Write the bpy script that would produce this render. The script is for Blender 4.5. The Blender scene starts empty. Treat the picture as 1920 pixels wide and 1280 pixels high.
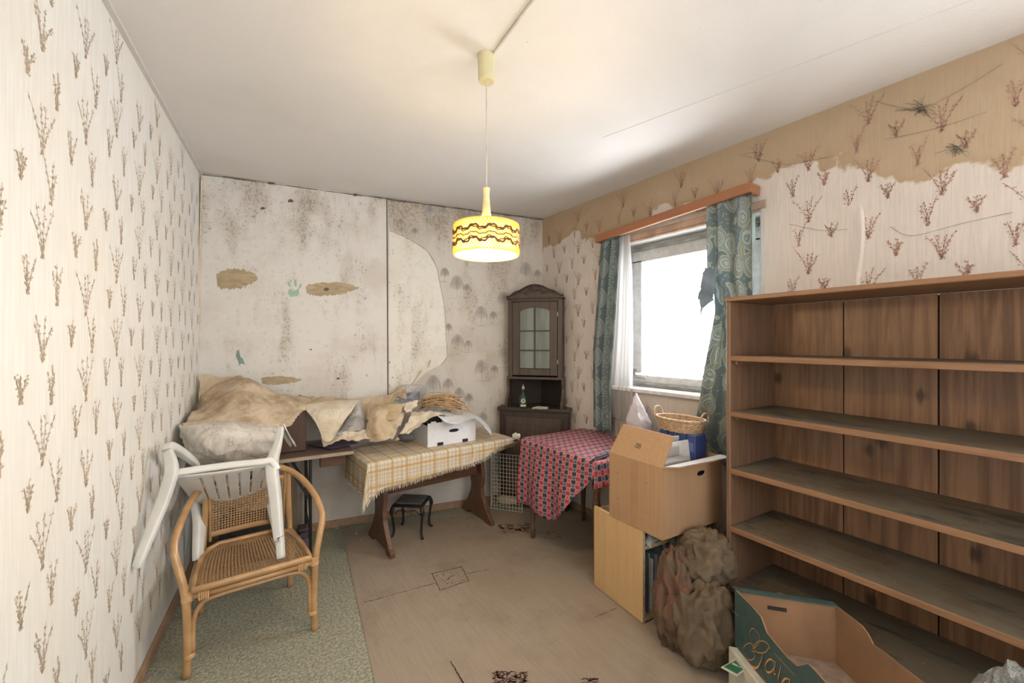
import bpy, math, random
from mathutils import Vector, Matrix, noise
C = bpy.context.scene.collection
# ------------------------------------------------ viewing frame (metres)
H = 1.48; F_PX = 780.0; YAW = math.radians(34.7)
cs, sn = math.cos(YAW), math.sin(YAW)
CEIL = 2.678; XR = 2.557
def cw(X, d, z): return Vector((X*cs + d*sn, -X*sn + d*cs, z))
def P(px, py, d): return cw((px-960)/F_PX*d, d, H-(py-640)*d/F_PX)
def PF(px, py, z=0.0): return P(px, py, (H-z)*F_PX/(py-640))
# ------------------------------------------------ camera, world, lights, exposure
cam = bpy.data.cameras.new('camera'); co = bpy.data.objects.new('camera', cam); C.objects.link(co)
cam.sensor_width = 36; cam.lens = F_PX/1920*36; cam.clip_start = 0.02
co.location = (0, 0, H); co.rotation_euler = (math.radians(90), 0, -YAW)
bpy.context.scene.camera = co
vs = bpy.context.scene.view_settings
vs.view_transform = 'Standard'; vs.look = 'None'; vs.gamma = 1; vs.use_curve_mapping = False
vs.exposure = 1.0
W = bpy.data.worlds.new('overcast'); bpy.context.scene.world = W; W.use_nodes = True
bg = W.node_tree.nodes['Background']; bg.inputs[0].default_value = (0.93, 0.965, 1, 1); bg.inputs[1].default_value = 8.5
def area(name, loc, rot, sx, sy, power, col=(1, 1, 1), portal=False, spread=180):
    l = bpy.data.lights.new(name, 'AREA'); l.shape = 'RECTANGLE'; l.size = sx; l.size_y = sy
    l.energy = power; l.color = col; l.spread = math.radians(spread)
    o = bpy.data.objects.new(name, l); C.objects.link(o); o.location = loc; o.rotation_euler = rot
    if portal: l.cycles.is_portal = True
    return o
WY0, WY1, WZ0, WZ1 = 1.16, 2.215, 1.13, 2.235         # window opening
area('window_portal', (XR+.27, (WY0+WY1)/2, (WZ0+WZ1)/2), (0, math.radians(90), 0), WZ1-WZ0, WY1-WY0, 1, portal=True)
area('rear_fill_light', (.75, -1.30, 1.6), (math.radians(90), 0, 0), 1.5, 1.3, 15, (1, .98, .97))  # added fill light behind the camera; the rear wall has no opening
area('side_fill_light', (XR-.03, -.98, 1.65), (0, math.radians(90), 0), 1.2, .75, 38, (.92, .96, 1))  # second added fill, out of view, to brighten the left and back walls
# ------------------------------------------------ node helpers
def newmat(name):
    m = bpy.data.materials.new(name); m.use_nodes = True
    nt = m.node_tree; b = nt.nodes['Principled BSDF']
    return m, nt, b
def link(nt, a, sock):
    if isinstance(a, bpy.types.NodeSocket): nt.links.new(a, sock)
    elif isinstance(a, (tuple, list)): sock.default_value = (*a, 1) if len(a) == 3 and sock.type == 'RGBA' else a
    else: sock.default_value = a
def M_(nt, op, a, b=0.0, c=None, clamp=False):
    n = nt.nodes.new('ShaderNodeMath'); n.operation = op; n.use_clamp = clamp
    link(nt, a, n.inputs[0]); link(nt, b, n.inputs[1])
    if c is not None: link(nt, c, n.inputs[2])
    return n.outputs[0]
def mixc(nt, f, a, b, mode='MIX'):
    n = nt.nodes.new('ShaderNodeMix'); n.data_type = 'RGBA'; n.blend_type = mode
    link(nt, f, n.inputs[0]); link(nt, a, n.inputs[6]); link(nt, b, n.inputs[7])
    return n.outputs[2]
def coords(nt, kind='Object', scale=(1, 1, 1), rot=(0, 0, 0)):
    t = nt.nodes.new('ShaderNodeTexCoord'); m = nt.nodes.new('ShaderNodeMapping')
    m.inputs['Scale'].default_value = scale; m.inputs['Rotation'].default_value = rot
    nt.links.new(t.outputs[kind], m.inputs[0]); return m.outputs[0]
def sep(nt, v):
    n = nt.nodes.new('ShaderNodeSeparateXYZ'); nt.links.new(v, n.inputs[0]); return n.outputs
def noi(nt, v, scale, detail=3, rough=.55, dist=0.0, out=0):
    n = nt.nodes.new('ShaderNodeTexNoise'); nt.links.new(v, n.inputs['Vector'])
    n.inputs['Scale'].default_value = scale; n.inputs['Detail'].default_value = detail
    n.inputs['Roughness'].default_value = rough; n.inputs['Distortion'].default_value = dist
    return n.outputs[out]
def step(nt, x, lo, hi):
    n = nt.nodes.new('ShaderNodeMapRange'); n.interpolation_type = 'SMOOTHSTEP'
    link(nt, x, n.inputs[0]); n.inputs[1].default_value = lo; n.inputs[2].default_value = hi
    return n.outputs[0]
def bump(nt, b, h, strength=.3, dist=.002):
    n = nt.nodes.new('ShaderNodeBump'); n.inputs['Strength'].default_value = strength
    n.inputs['Distance'].default_value = dist; nt.links.new(h, n.inputs['Height'])
    nt.links.new(n.outputs[0], b.inputs['Normal'])
def plain(name, col, rough=.6, var=.12, nscale=12, bs=.15, bscale=80, metal=0, coat=0, spec=.5):
    m, nt, b = newmat(name); v = coords(nt)
    f = noi(nt, v, nscale, 4)
    d = tuple(c*(1-var) for c in col); l = tuple(min(1, c*(1+var)) for c in col)
    link(nt, mixc(nt, step(nt, f, .3, .7), d, l), b.inputs['Base Color'])
    b.inputs['Roughness'].default_value = rough; b.inputs['Metallic'].default_value = metal
    b.inputs['Coat Weight'].default_value = coat; b.inputs['Specular IOR Level'].default_value = spec
    if bs: bump(nt, b, noi(nt, v, bscale, 2), bs, .002)
    return m
def wood(name, col, dark, axis='z', rough=.5, gs=22, dust=None, knots=False, stretch=.05, contrast=.6):
    m, nt, b = newmat(name)
    s = {'x': (stretch, 1, 1), 'y': (1, stretch, 1), 'z': (1, 1, stretch)}[axis]
    v = coords(nt, 'Object', s)
    g = noi(nt, v, gs, 5, .65, 1.2); g2 = noi(nt, v, gs*4, 3, .6)
    f = M_(nt, 'ADD', M_(nt, 'MULTIPLY', g, .75), M_(nt, 'MULTIPLY', g2, .25))
    c = mixc(nt, M_(nt, 'MULTIPLY', step(nt, f, .62, .38), contrast), col, dark)
    vb = coords(nt); big = noi(nt, vb, 2.3, 3)
    c = mixc(nt, M_(nt, 'MULTIPLY', step(nt, big, .45, .7), .35), c, tuple(x*.6 for x in col))
    if knots:
        vo = nt.nodes.new('ShaderNodeTexVoronoi'); vo.voronoi_dimensions = '2D'; kx, ky, kz = sep(nt, coords(nt, 'Object', (1, 1, .6))); kc = nt.nodes.new('ShaderNodeCombineXYZ'); nt.links.new(ky, kc.inputs[0]); nt.links.new(kz, kc.inputs[1]); nt.links.new(kc.outputs[0], vo.inputs['Vector'])
        vo.inputs['Scale'].default_value = 4.2
        k = M_(nt, 'ADD', vo.outputs['Distance'], M_(nt, 'MULTIPLY', g2, .16))
        c = mixc(nt, M_(nt, 'MULTIPLY', step(nt, k, .20, .11), .8), c, tuple(x*.3 for x in dark))
    if dust:
        dn = noi(nt, vb, 3.5, 5, .7); c = mixc(nt, M_(nt, 'MULTIPLY', step(nt, dn, .38, .62), .75), c, dust)
        dm = noi(nt, coords(nt, 'Object', (1.6, .5, 1)), 5, 5, .7); c = mixc(nt, M_(nt, 'MULTIPLY', step(nt, dm, .54, .66), .7), c, (.03, .034, .022))
        sp = noi(nt, vb, 60, 2); c = mixc(nt, M_(nt, 'MULTIPLY', step(nt, sp, .72, .78), .6), c, (.55, .5, .42))
    link(nt, c, b.inputs['Base Color']); b.inputs['Roughness'].default_value = rough
    bump(nt, b, f, .15, .0015); return m
# ------------------------------------------------ mesh builder
class MB:
    def __init__(s): s.v = []; s.f = []; s.uv = {}; s.mi = []; s.cur = 0
    def add(s, vs_, fs_):
        n = len(s.v); s.v += [Vector(p) for p in vs_]
        for f in fs_: s.f.append(tuple(n+i for i in f)); s.mi.append(s.cur)
        return n
    def box(s, c, size, M=None, bev=0):
        x, y, z = [q/2 for q in size]; c = Vector(c); M = M or Matrix.Identity(3)
        if bev:
            b = min(bev, x*.9, y*.9, z*.9); vs_ = []; idx = {}
            for sx in (-1, 1):
                for sy in (-1, 1):
                    for sz in (-1, 1):
                        for k, q in enumerate(((x, y-b, z-b), (x-b, y, z-b), (x-b, y-b, z))):
                            idx[(sx, sy, sz, k)] = len(vs_); vs_.append(c + M @ Vector((sx*q[0], sy*q[1], sz*q[2])))
            I = lambda a, b_, c_, k: idx[(a, b_, c_, k)]
            fs_ = []
            for q in (-1, 1):
                r = [I(q, -1, -1, 0), I(q, 1, -1, 0), I(q, 1, 1, 0), I(q, -1, 1, 0)]; fs_.append(r if q > 0 else r[::-1])
                r = [I(-1, q, -1, 1), I(-1, q, 1, 1), I(1, q, 1, 1), I(1, q, -1, 1)]; fs_.append(r if q > 0 else r[::-1])
                r = [I(-1, -1, q, 2), I(1, -1, q, 2), I(1, 1, q, 2), I(-1, 1, q, 2)]; fs_.append(r if q > 0 else r[::-1])
            for a in (-1, 1):
                for b_ in (-1, 1):
                    r = [I(a, b_, -1, 0), I(a, b_, -1, 1), I(a, b_, 1, 1), I(a, b_, 1, 0)]; fs_.append(r if a*b_ > 0 else r[::-1])
                    r = [I(a, -1, b_, 0), I(a, 1, b_, 0), I(a, 1, b_, 2), I(a, -1, b_, 2)]; fs_.append(r if a*b_ > 0 else r[::-1])
                    r = [I(-1, a, b_, 1), I(1, a, b_, 1), I(1, a, b_, 2), I(-1, a, b_, 2)]; fs_.append(r[::-1] if a*b_ > 0 else r)
                    for c_ in (-1, 1):
                        r = [I(a, b_, c_, 0), I(a, b_, c_, 1), I(a, b_, c_, 2)]; fs_.append(r if a*b_*c_ > 0 else r[::-1])
            s.add(vs_, fs_); return
        vs_ = [c + M @ Vector((a*x, b*y, d*z)) for a in (-1, 1) for b in (-1, 1) for d in (-1, 1)]
        s.add(vs_, [(0, 1, 3, 2), (4, 6, 7, 5), (0, 4, 5, 1), (2, 3, 7, 6), (0, 2, 6, 4), (1, 5, 7, 3)])
    def bar(s, a, b, w, h, up=(0, 0, 1), bev=0):
        a, b = Vector(a), Vector(b); d = b-a; L = d.length; d.normalize(); u = Vector(up)
        if abs(d.dot(u)) > .98: u = Vector((1, 0, 0))
        r = d.cross(u).normalized(); u = r.cross(d)
        s.box((a+b)/2, (w, L, h), Matrix((r, d, u)).transposed(), bev)
    def sweep(s, pts, rad, seg=8, closed=False, up=(0, 0, 1), sq=1.0):
        pts = [Vector(p) for p in pts]; n = len(pts)
        if not isinstance(rad, list): rad = [rad]*n
        prev = None; base = len(s.v); vs_ = []
        for i, p in enumerate(pts):
            if closed: d = pts[(i+1) % n]-pts[i-1]
            else: d = pts[min(i+1, n-1)]-pts[max(i-1, 0)]
            d.normalize()
            if prev is None:
                u = Vector(up)
                if abs(d.dot(u)) > .95: u = Vector((1, 0, 0))
                r = d.cross(u).normalized()
            else: r = (prev - d*prev.dot(d)).normalized()
            prev = r; u = r.cross(d)
            ra = rad[i]; a, b = ra if isinstance(ra, tuple) else (ra, ra)
            for k in range(seg):
                t = 2*math.pi*(k+.5)/seg; ct, st = math.cos(t), math.sin(t)
                ct = math.copysign(abs(ct)**sq, ct); st = math.copysign(abs(st)**sq, st)
                vs_.append(p + r*a*ct + u*b*st)
        fs_ = []
        for i in range(n if closed else n-1):
            for k in range(seg):
                a_ = i*seg+k; b_ = i*seg+(k+1) % seg; c_ = ((i+1) % n)*seg+(k+1) % seg; d_ = ((i+1) % n)*seg+k
                fs_.append((a_, b_, c_, d_))
        if not closed: fs_ += [tuple(range(seg))[::-1], tuple((n-1)*seg+k for k in range(seg))]
        s.add(vs_, fs_)
    def lathe(s, c, prof, seg=24, M=None):
        c = Vector(c); M = M or Matrix.Identity(3); vs_ = []; n = len(prof)
        for r, z in prof:
            for k in range(seg):
                t = 2*math.pi*k/seg; vs_.append(c + M @ Vector((r*math.cos(t), r*math.sin(t), z)))
        fs_ = [(i*seg+k, i*seg+(k+1) % seg, (i+1)*seg+(k+1) % seg, (i+1)*seg+k) for i in range(n-1) for k in range(seg)]
        if prof[0][0] > 1e-4: fs_.append(tuple(range(seg))[::-1])
        if prof[-1][0] > 1e-4: fs_.append(tuple((n-1)*seg+k for k in range(seg)))
        s.add(vs_, fs_)
    def prism(s, out, o, ax, ay, th):           # outline (a,b) in plane o+a*ax+b*ay, thickness vector th
        o, ax, ay, th = Vector(o), Vector(ax), Vector(ay), Vector(th); n = len(out)
        a = [o+ax*p[0]+ay*p[1] for p in out]; b = [p+th for p in a]
        s.add(a+b, [tuple(range(n))[::-1], tuple(range(n, 2*n))] + [(i, (i+1) % n, n+(i+1) % n, n+i) for i in range(n)])
    def grid(s, fn, nu, nv, uvf=None, closed_u=False):
        n = len(s.v); vs_ = [fn(i/nu, j/nv) for j in range(nv+1) for i in range(nu+1)]
        fs_ = [(j*(nu+1)+i, j*(nu+1)+i+1, (j+1)*(nu+1)+i+1, (j+1)*(nu+1)+i) for j in range(nv) for i in range(nu)]
        s.add(vs_, fs_)
        if uvf:
            for j in range(nv+1):
                for i in range(nu+1): s.uv[n+j*(nu+1)+i] = uvf(i/nu, j/nv)
    def build(s, name, mat, parent=None, loc=None, smooth=False, solid=0, bevel=0, subsurf=0):
        root = parent
        while root is not None and root.parent is not None: root = root.parent
        L = Vector(root.location) if root is not None else Vector(loc or (0, 0, 0))
        me = bpy.data.meshes.new(name); me.from_pydata([tuple(p-L) for p in s.v], [], s.f)
        for m in (mat if isinstance(mat, list) else [mat]): me.materials.append(m)
        if isinstance(mat, list): me.polygons.foreach_set('material_index', s.mi)
        if s.uv:
            ul = me.uv_layers.new(name='UVMap')
            for lp in me.loops: ul.data[lp.index].uv = s.uv.get(lp.vertex_index, (0, 0))
        if smooth: me.polygons.foreach_set('use_smooth', [True]*len(me.polygons))
        me.update(); o = bpy.data.objects.new(name, me); C.objects.link(o)
        if parent is not None: o.parent = parent
        else: o.location = L
        if solid:
            md = o.modifiers.new('solid', 'SOLIDIFY'); md.thickness = solid; md.offset = 0
        if bevel:
            md = o.modifiers.new('bev', 'BEVEL'); md.width = bevel; md.segments = 2; md.limit_method = 'ANGLE'
        if subsurf:
            md = o.modifiers.new('sub', 'SUBSURF'); md.levels = subsurf; md.render_levels = subsurf
        return o
def thing(name, label, cat, loc, group=None):
    o = bpy.data.objects.new(name, None); C.objects.link(o); o.location = loc; o.empty_display_size = .1
    o['label'] = label; o['category'] = cat
    if group: o['group'] = group
    return o
def tag(o, label, cat, group=None):
    o['label'] = label; o['category'] = cat
    if group: o['group'] = group
    return o
def struct(o): o['kind'] = 'structure'; return o
def stuff(o): o['kind'] = 'stuff'; return o
def smooth_path(pts, n=6):
    pts = [Vector(p) for p in pts]; out = []
    for i in range(len(pts)-1):
        p0 = pts[max(i-1, 0)]; p1 = pts[i]; p2 = pts[i+1]; p3 = pts[min(i+2, len(pts)-1)]
        for k in range(n):
            t = k/n; out.append(.5*((2*p1)+(-p0+p2)*t+(2*p0-5*p1+4*p2-p3)*t*t+(-p0+3*p1-3*p2+p3)*t**3))
    out.append(pts[-1]); return out
def lerp(a, b, t): return a+(b-a)*t
def interp(tab, x):
    if x <= tab[0][0]: return tab[0][1]
    for (a, u), (b, v) in zip(tab, tab[1:]):
        if x <= b: return u+(v-u)*(x-a)/(b-a)
    return tab[-1][1]
def catgrid(rows):                             # rows of Vectors -> smooth surface function
    nr, nc = len(rows), len(rows[0])
    def cr(a, b, c, d, t): return .5*((2*b)+(c-a)*t+(2*a-5*b+4*c-d)*t*t+(3*b-a-3*c+d)*t**3)
    def one(r, x):
        i = min(int(x*(nc-1)), nc-2); t = x*(nc-1)-i; g = lambda k: r[max(0, min(nc-1, k))]
        return cr(g(i-1), g(i), g(i+1), g(i+2), t)
    def fn(u, v):
        j = min(int(v*(nr-1)), nr-2); t = v*(nr-1)-j; g = lambda k: one(rows[max(0, min(nr-1, k))], u)
        return cr(g(j-1), g(j), g(j+1), g(j+2), t)
    return fn
def crumple(fn, amp, sc, seed=0, edge=0.0):
    def g(u, v):
        p = fn(u, v); q = p*sc + Vector((seed*7.1, seed*3.3, seed))
        nn = noise.noise_vector(q)*amp + noise.noise_vector(q*2.9)*amp*.6
        r = abs(noise.noise(q*1.4)); nn += Vector((0, 0, 1))*(r-.2)*amp*.9; nn += Vector((.4, .5, 1))*(.25-abs(noise.noise(q*2.1+Vector((5, 1, 2)))))*amp*.9
        if edge and (u < .01 or u > .99 or v < .01 or v > .99): nn += noise.noise_vector(q*9)*edge
        return p+nn
    return g
# ================================================ SETTING
CL = cw(-2.224, 2.962, 0); CR = Vector((XR, 3.171, 0)); CB = (CR-CL).normalized(); NB = Vector((CB.y, -CB.x, 0))   # back wall, normal into room
DL = (cw(-.465, .885, 0)-cw(0, 0, 0)).normalized(); NL = Vector((DL.y, -DL.x, 0)); NEAR = CL-DL*5.1               # left wall
YN = -1.4
def hit(px, py, A, dr):                       # pixel ray against the vertical plane through A along dr
    rx = cw((px-960)/F_PX, 1, 0); den = rx.x*dr.y-rx.y*dr.x; t = (A.x*dr.y-A.y*dr.x)/den
    return P(px, py, t)
def HB(px, py): return hit(px, py, CL, CB)
def HL(px, py): return hit(px, py, CL, DL)
def HR(px, py): return hit(px, py, CR, Vector((0, 1, 0)))
# ---- materials of the shell
def wallpaper(name, base, alt):
    m, nt, b = newmat(name); v = coords(nt)
    f = noi(nt, coords(nt, 'Object', (1, 1, .06)), 90, 2, .5); g = noi(nt, v, 2.2, 4)
    c = mixc(nt, step(nt, f, .35, .65), base, tuple(x*.93 for x in base)); c = mixc(nt, M_(nt, 'MULTIPLY', step(nt, g, .45, .75), .6), c, alt)
    return m, nt, b, v, c, f
m, nt, b, v, c, f = wallpaper('sprig_wallpaper_left', (.78, .765, .72), (.74, .69, .60))
link(nt, c, b.inputs['Base Color']); b.inputs['Roughness'].default_value = .75; bump(nt, b, f, .35, .003); MWL = m
m, nt, b, v, c, f = wallpaper('sprig_wallpaper_right', (.64, .575, .52), (.56, .495, .44))
x, y, z = sep(nt, v)
n1 = noi(nt, v, 2.4, 5, .6); zb = M_(nt, 'SUBTRACT', 2.44, M_(nt, 'MULTIPLY', step(nt, y, .85, .45), .27))
zb = M_(nt, 'SUBTRACT', zb, M_(nt, 'MULTIPLY', step(nt, y, 1.15, 1.5), .06))
q = M_(nt, 'ADD', M_(nt, 'SUBTRACT', z, zb), M_(nt, 'MULTIPLY', M_(nt, 'SUBTRACT', n1, .5), .55))
st = step(nt, q, -.012, .012); rim = M_(nt, 'MULTIPLY', st, step(nt, q, .06, .0))
c = mixc(nt, M_(nt, 'MULTIPLY', st, .92), c, mixc(nt, n1, (.47, .36, .235), (.36, .25, .15)))
c = mixc(nt, M_(nt, 'MULTIPLY', rim, .35), c, (.38, .25, .13))
d = noi(nt, coords(nt, 'Object', (1, 1, .5)), 5, 5, .65)
c = mixc(nt, M_(nt, 'MULTIPLY', step(nt, d, .62, .75), .25), c, (.2, .16, .12))
link(nt, c, b.inputs['Base Color']); b.inputs['Roughness'].default_value = .8; bump(nt, b, f, .4, .003); MWR = m
def moldy(name, base, alt, tint=None, xs=None, extra=0.0):
    m, nt, b = newmat(name); v = coords(nt); x, y, z = sep(nt, v)
    g = noi(nt, v, 2.6, 5, .6); c = mixc(nt, step(nt, g, .42, .68), base, alt)
    if tint:                                  # faint printed flowers
        vo = nt.nodes.new('ShaderNodeTexVoronoi'); nt.links.new(coords(nt, 'Object', (1, .2, 1)), vo.inputs['Vector']); vo.inputs['Scale'].default_value = 17
        vo.inputs['Randomness'].default_value = .55
        ring = M_(nt, 'MULTIPLY', step(nt, vo.outputs['Distance'], .12, .17), step(nt, vo.outputs['Distance'], .27, .22))
        brk = step(nt, noi(nt, v, 120, 1), .45, .55)
        c = mixc(nt, M_(nt, 'MULTIPLY', M_(nt, 'MULTIPLY', ring, brk), .5), c, tint)
    sv = coords(nt, 'Object', (1.5, 1.5, .55)); reg = noi(nt, sv, 2.9, 4, .6)
    top = step(nt, z, 2.15, 2.62); spd = noi(nt, v, 55, 3, .75); reg2 = M_(nt, 'ADD', reg, M_(nt, 'MULTIPLY', top, .10+extra))
    th = M_(nt, 'ADD', spd, M_(nt, 'MULTIPLY', M_(nt, 'SUBTRACT', reg2, .5), .75))
    c = mixc(nt, M_(nt, 'MULTIPLY', step(nt, th, .625, .75), .62), c, (.17, .125, .09))
    c = mixc(nt, M_(nt, 'MULTIPLY', step(nt, reg2, .50, .72), .42), c, (.36, .29, .21))
    fine = noi(nt, v, 150, 2); c = mixc(nt, M_(nt, 'MULTIPLY', step(nt, fine, .70, .76), .6), c, (.15, .12, .1))
    if xs is not None:                        # mould streak beside a seam
        near = M_(nt, 'MULTIPLY', step(nt, M_(nt, 'ABSOLUTE', M_(nt, 'SUBTRACT', x, xs)), .11, .0), step(nt, noi(nt, coords(nt, 'Object', (1, 1, .8)), 4, 2), .35, .6))
        sp2 = noi(nt, coords(nt, 'Object', (1, 1, .5)), 45, 3, .7)
        c = mixc(nt, M_(nt, 'MULTIPLY', step(nt, M_(nt, 'ADD', sp2, M_(nt, 'MULTIPLY', near, .17)), .70, .80), .7), c, (.10, .07, .05))
    link(nt, c, b.inputs['Base Color']); b.inputs['Roughness'].default_value = .8
    bump(nt, b, noi(nt, v, 60, 3), .25, .003); return m
MBACK = moldy('tree_wallpaper', (.60, .56, .51), (.50, .455, .40), None, None, .06)
seam_x = HB(726, 500).x
MBOARD = moldy('flowered_lining_board', (.70, .675, .645), (.61, .565, .52), (.36, .53, .41), HB(678, 500).x)
MBOARD2 = moldy('flowered_lining_right', (.74, .72, .66), (.68, .64, .56), (.40, .55, .43), seam_x)
m, nt, b = newmat('ceiling_paint'); v = coords(nt)
c = mixc(nt, step(nt, noi(nt, v, 1.3, 4), .4, .7), (.72, .70, .68), (.67, .65, .62))
c = mixc(nt, M_(nt, 'MULTIPLY', step(nt, noi(nt, v, 26, 4, .7), .72, .76), .6), c, (.25, .2, .16))
c = mixc(nt, M_(nt, 'MULTIPLY', step(nt, noi(nt, v, 9, 4, .75), .70, .78), .35), c, (.35, .29, .24))
link(nt, c, b.inputs['Base Color']); b.inputs['Roughness'].default_value = .9; bump(nt, b, noi(nt, v, 140, 2), .35, .003); MCEIL = m
m, nt, b = newmat('green_loop_carpet'); v = coords(nt)
vo = nt.nodes.new('ShaderNodeTexVoronoi'); nt.links.new(v, vo.inputs['Vector']); vo.inputs['Scale'].default_value = 120
c = mixc(nt, step(nt, noi(nt, v, 70, 3, .6), .35, .65), (.40, .385, .29), (.23, .23, .17)); c = mixc(nt, M_(nt, 'MULTIPLY', step(nt, noi(nt, v, 1.5, 4), .45, .7), .4), c, (.22, .215, .165))
link(nt, c, b.inputs['Base Color']); b.inputs['Roughness'].default_value = .95; bump(nt, b, vo.outputs['Distance'], .8, .006); MFLOOR = m
m, nt, b = newmat('beige_rug'); v = coords(nt, 'Object', (1, 1, 1), (0, 0, math.radians(-6)))
rib = noi(nt, coords(nt, 'Object', (1, .05, 1), (0, 0, math.radians(-12))), 150, 2); c = mixc(nt, step(nt, rib, .35, .65), (.345, .275, .21), (.31, .245, .185))
c = mixc(nt, M_(nt, 'MULTIPLY', step(nt, noi(nt, v, 260, 2), .42, .60), .3), c, (.27, .21, .155))
c = mixc(nt, M_(nt, 'MULTIPLY', step(nt, noi(nt, v, 2.2, 5, .65), .46, .68), .6), c, (.22, .165, .11))
c = mixc(nt, M_(nt, 'MULTIPLY', step(nt, noi(nt, v, 7, 3, .6), .68, .78), .5), c, (.17, .13, .09))
link(nt, c, b.inputs['Base Color']); b.inputs['Roughness'].default_value = .95; bump(nt, b, noi(nt, v, 300, 2), .6, .003); MRUG = m
MSKIRT = wood('skirting_wood', (.40, .26, .16), (.22, .13, .08), 'y', .5)
MWHITE = plain('aged_white_paint', (.66, .655, .64), .45, .12, 14, .2, 40)
MPRINT_L = plain('tan_sprig_print', (.50, .38, .27), .8, .15)
MPRINT_R = plain('russet_sprig_print', (.34, .19, .14), .8, .2)
MPRINT_T = plain('grey_tree_print', (.33, .30, .275), .8, .1); MPRINT_TF = plain('pale_tree_print', (.50, .465, .425), .8, .08)
# ---- slabs
g = MB(); g.box((1.0, 1.1, -.05), (4.6, 6.2, .1)); floor = struct(g.build('floor', MFLOOR))
g = MB(); g.box((1.0, 1.1, CEIL+.05), (4.6, 6.2, .1)); ceiling = struct(g.build('ceiling', MCEIL))
T = .14
def wallprism(name, A, B, out, mat):
    g = MB(); g.prism([(0, 0), (1, 0), (1, 1), (0, 1)], A, B-A, (0, 0, CEIL), out); return struct(g.build(name, mat))
wall_back = wallprism('wall_back', CL-CB*T, CR+CB*.3, -NB*T, MBACK)
wall_left = wallprism('wall_left', CL, NEAR, -NL*T, MWL)
g = MB(); TW = .26
for y0, y1, z0, z1 in ((YN-.2, WY0, 0, CEIL), (WY1, 3.171, 0, CEIL), (WY0, WY1, 0, WZ0), (WY0, WY1, WZ1, CEIL)):
    g.box((XR+TW/2, (y0+y1)/2, (z0+z1)/2), (TW, y1-y0, z1-z0))
wall_right = struct(g.build('wall_right', MWR))
g = MB(); g.box((1.0, YN-.07, CEIL/2), (4.4, .14, CEIL)); wall_rear = struct(g.build('wall_rear', MWL))
# ---- printed wallpaper sprigs
def leaf(out, x, y, a, L, w):
    ca, sa = math.cos(a), math.sin(a)
    out.append([(x, y), (x+ca*L*.5-sa*w, y+sa*L*.5+ca*w), (x+ca*L, y+sa*L), (x+ca*L*.5+sa*w, y+sa*L*.5-ca*w)])
def sprig(r, h, spread, nst):
    out = []
    for k in range(nst):
        a = lerp(-spread, spread, (k+.5)/nst)+r.uniform(-.1, .1); L = h*r.uniform(.65, 1.05); pts = []
        for i in range(8):
            t = i/7; pts.append((math.sin(a)*L*t*(.55+.45*t), L*t*(1-.12*abs(a)*t)))
        for p, q in zip(pts, pts[1:]):
            dx, dy = q[0]-p[0], q[1]-p[1]; l = math.hypot(dx, dy); nx, ny = -dy/l*.0007, dx/l*.0007
            out.append([(p[0]+nx, p[1]+ny), (q[0]+nx, q[1]+ny), (q[0]-nx, q[1]-ny), (p[0]-nx, p[1]-ny)])
            ang = math.atan2(dy, dx); dens = 2 if p[1] > h*.6 else 3
            for _ in range(dens): leaf(out, p[0]+r.uniform(-.006, .006), p[1]+r.uniform(-.004, .008), ang+r.uniform(-1.1, 1.1), r.uniform(.006, .013), r.uniform(.0014, .003))
    return out
def print_wall(O, R, N, umax, umin, mat, parent, seed, skip, zmax=CEIL-.02, cw_=.262, ch=.275, name='wallpaper_print', sc=1.0):
    r = random.Random(seed); g = MB()
    var = [(sprig(r, .155*sc, .62, 4), sprig(r, .125*sc, .38, 3), sprig(r, .10*sc, .5, 3)) for _ in range(3)]
    i = int(umin/cw_)-1
    while i*cw_ < umax:
        for j in range(0, 11):
            dz = .5*ch if i % 2 else 0
            for k, (ox, oz) in enumerate(((0, 0), (-.075, -.12), (.07, -.10))):
                u = i*cw_+ox+.03*(j % 2 if k else 0); z = j*ch+dz+oz+.05
                if u < umin+.04 or u > umax-.04 or z < .09 or z > zmax-.13 or skip(u, z): continue
                n = 0
                for poly in var[(i+j+k) % 3][k]:
                    g.add([O+R*(u+a)+Vector((0, 0, z+b_))+N*(.0012+.0002*(n % 3)) for a, b_ in poly], [tuple(range(len(poly)))]); n += 1
        i += 1
    return stuff(g.build(name, mat, parent))
print_wall(CL, -DL, NL, 4.9, 0.0, MPRINT_L, wall_left, 3, lambda u, z: False)
print_wall(CR, Vector((0, -1, 0)), Vector((-1, 0, 0)), 4.3, 0, MPRINT_R, wall_right, 5,
           lambda u, z: (3.171-WY1-.1 < u < 3.171-WY0+.1) and (WZ0-.17 < z < WZ1+.06), cw_=.25)
# ---- back wall: boards, torn lining, trees
def onB(px, py, off=0.0): return HB(px, py)+NB*off
def patch(name, pix, mat, off, th, H_=HB, N=NB, parent=None, jag=0, seed=0):
    pts = [H_(a, b_) for a, b_ in pix]
    if jag:
        r = random.Random(seed); q = []
        for a, b_ in zip(pts, pts[1:]+pts[:1]):
            for k in range(4):
                p = a.lerp(b_, k/4); q.append(p+Vector((0, 0, r.uniform(-jag, jag)))+N.cross(Vector((0, 0, 1)))*r.uniform(-jag, jag))
        pts = q
    g = MB(); a = [p+N*off for p in pts]; b2 = [p+N*(off+th) for p in pts]; n = len(pts)
    g.add(a+b2, [tuple(range(n)), tuple(range(n, 2*n))[::-1]]+[(i, (i+1) % n, n+(i+1) % n, n+i) for i in range(n)])
    return g.build(name, mat, parent)
board = patch('wall_board', [(379, 329), (560, 349), (724, 372), (725, 560), (726, 752), (640, 752), (560, 748), (470, 738), (400, 716), (372, 704), (374, 520)], MBOARD, 0, .009, parent=wall_back)
lin = patch('torn_lining', [(729, 432), (762, 446), (800, 470), (818, 500), (824, 528), (833, 575), (836, 630), (838, 668), (826, 684), (800, 697), (770, 724), (741, 742), (729, 748), (728, 600)], MBOARD2, 0, .004, parent=wall_back)
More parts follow.
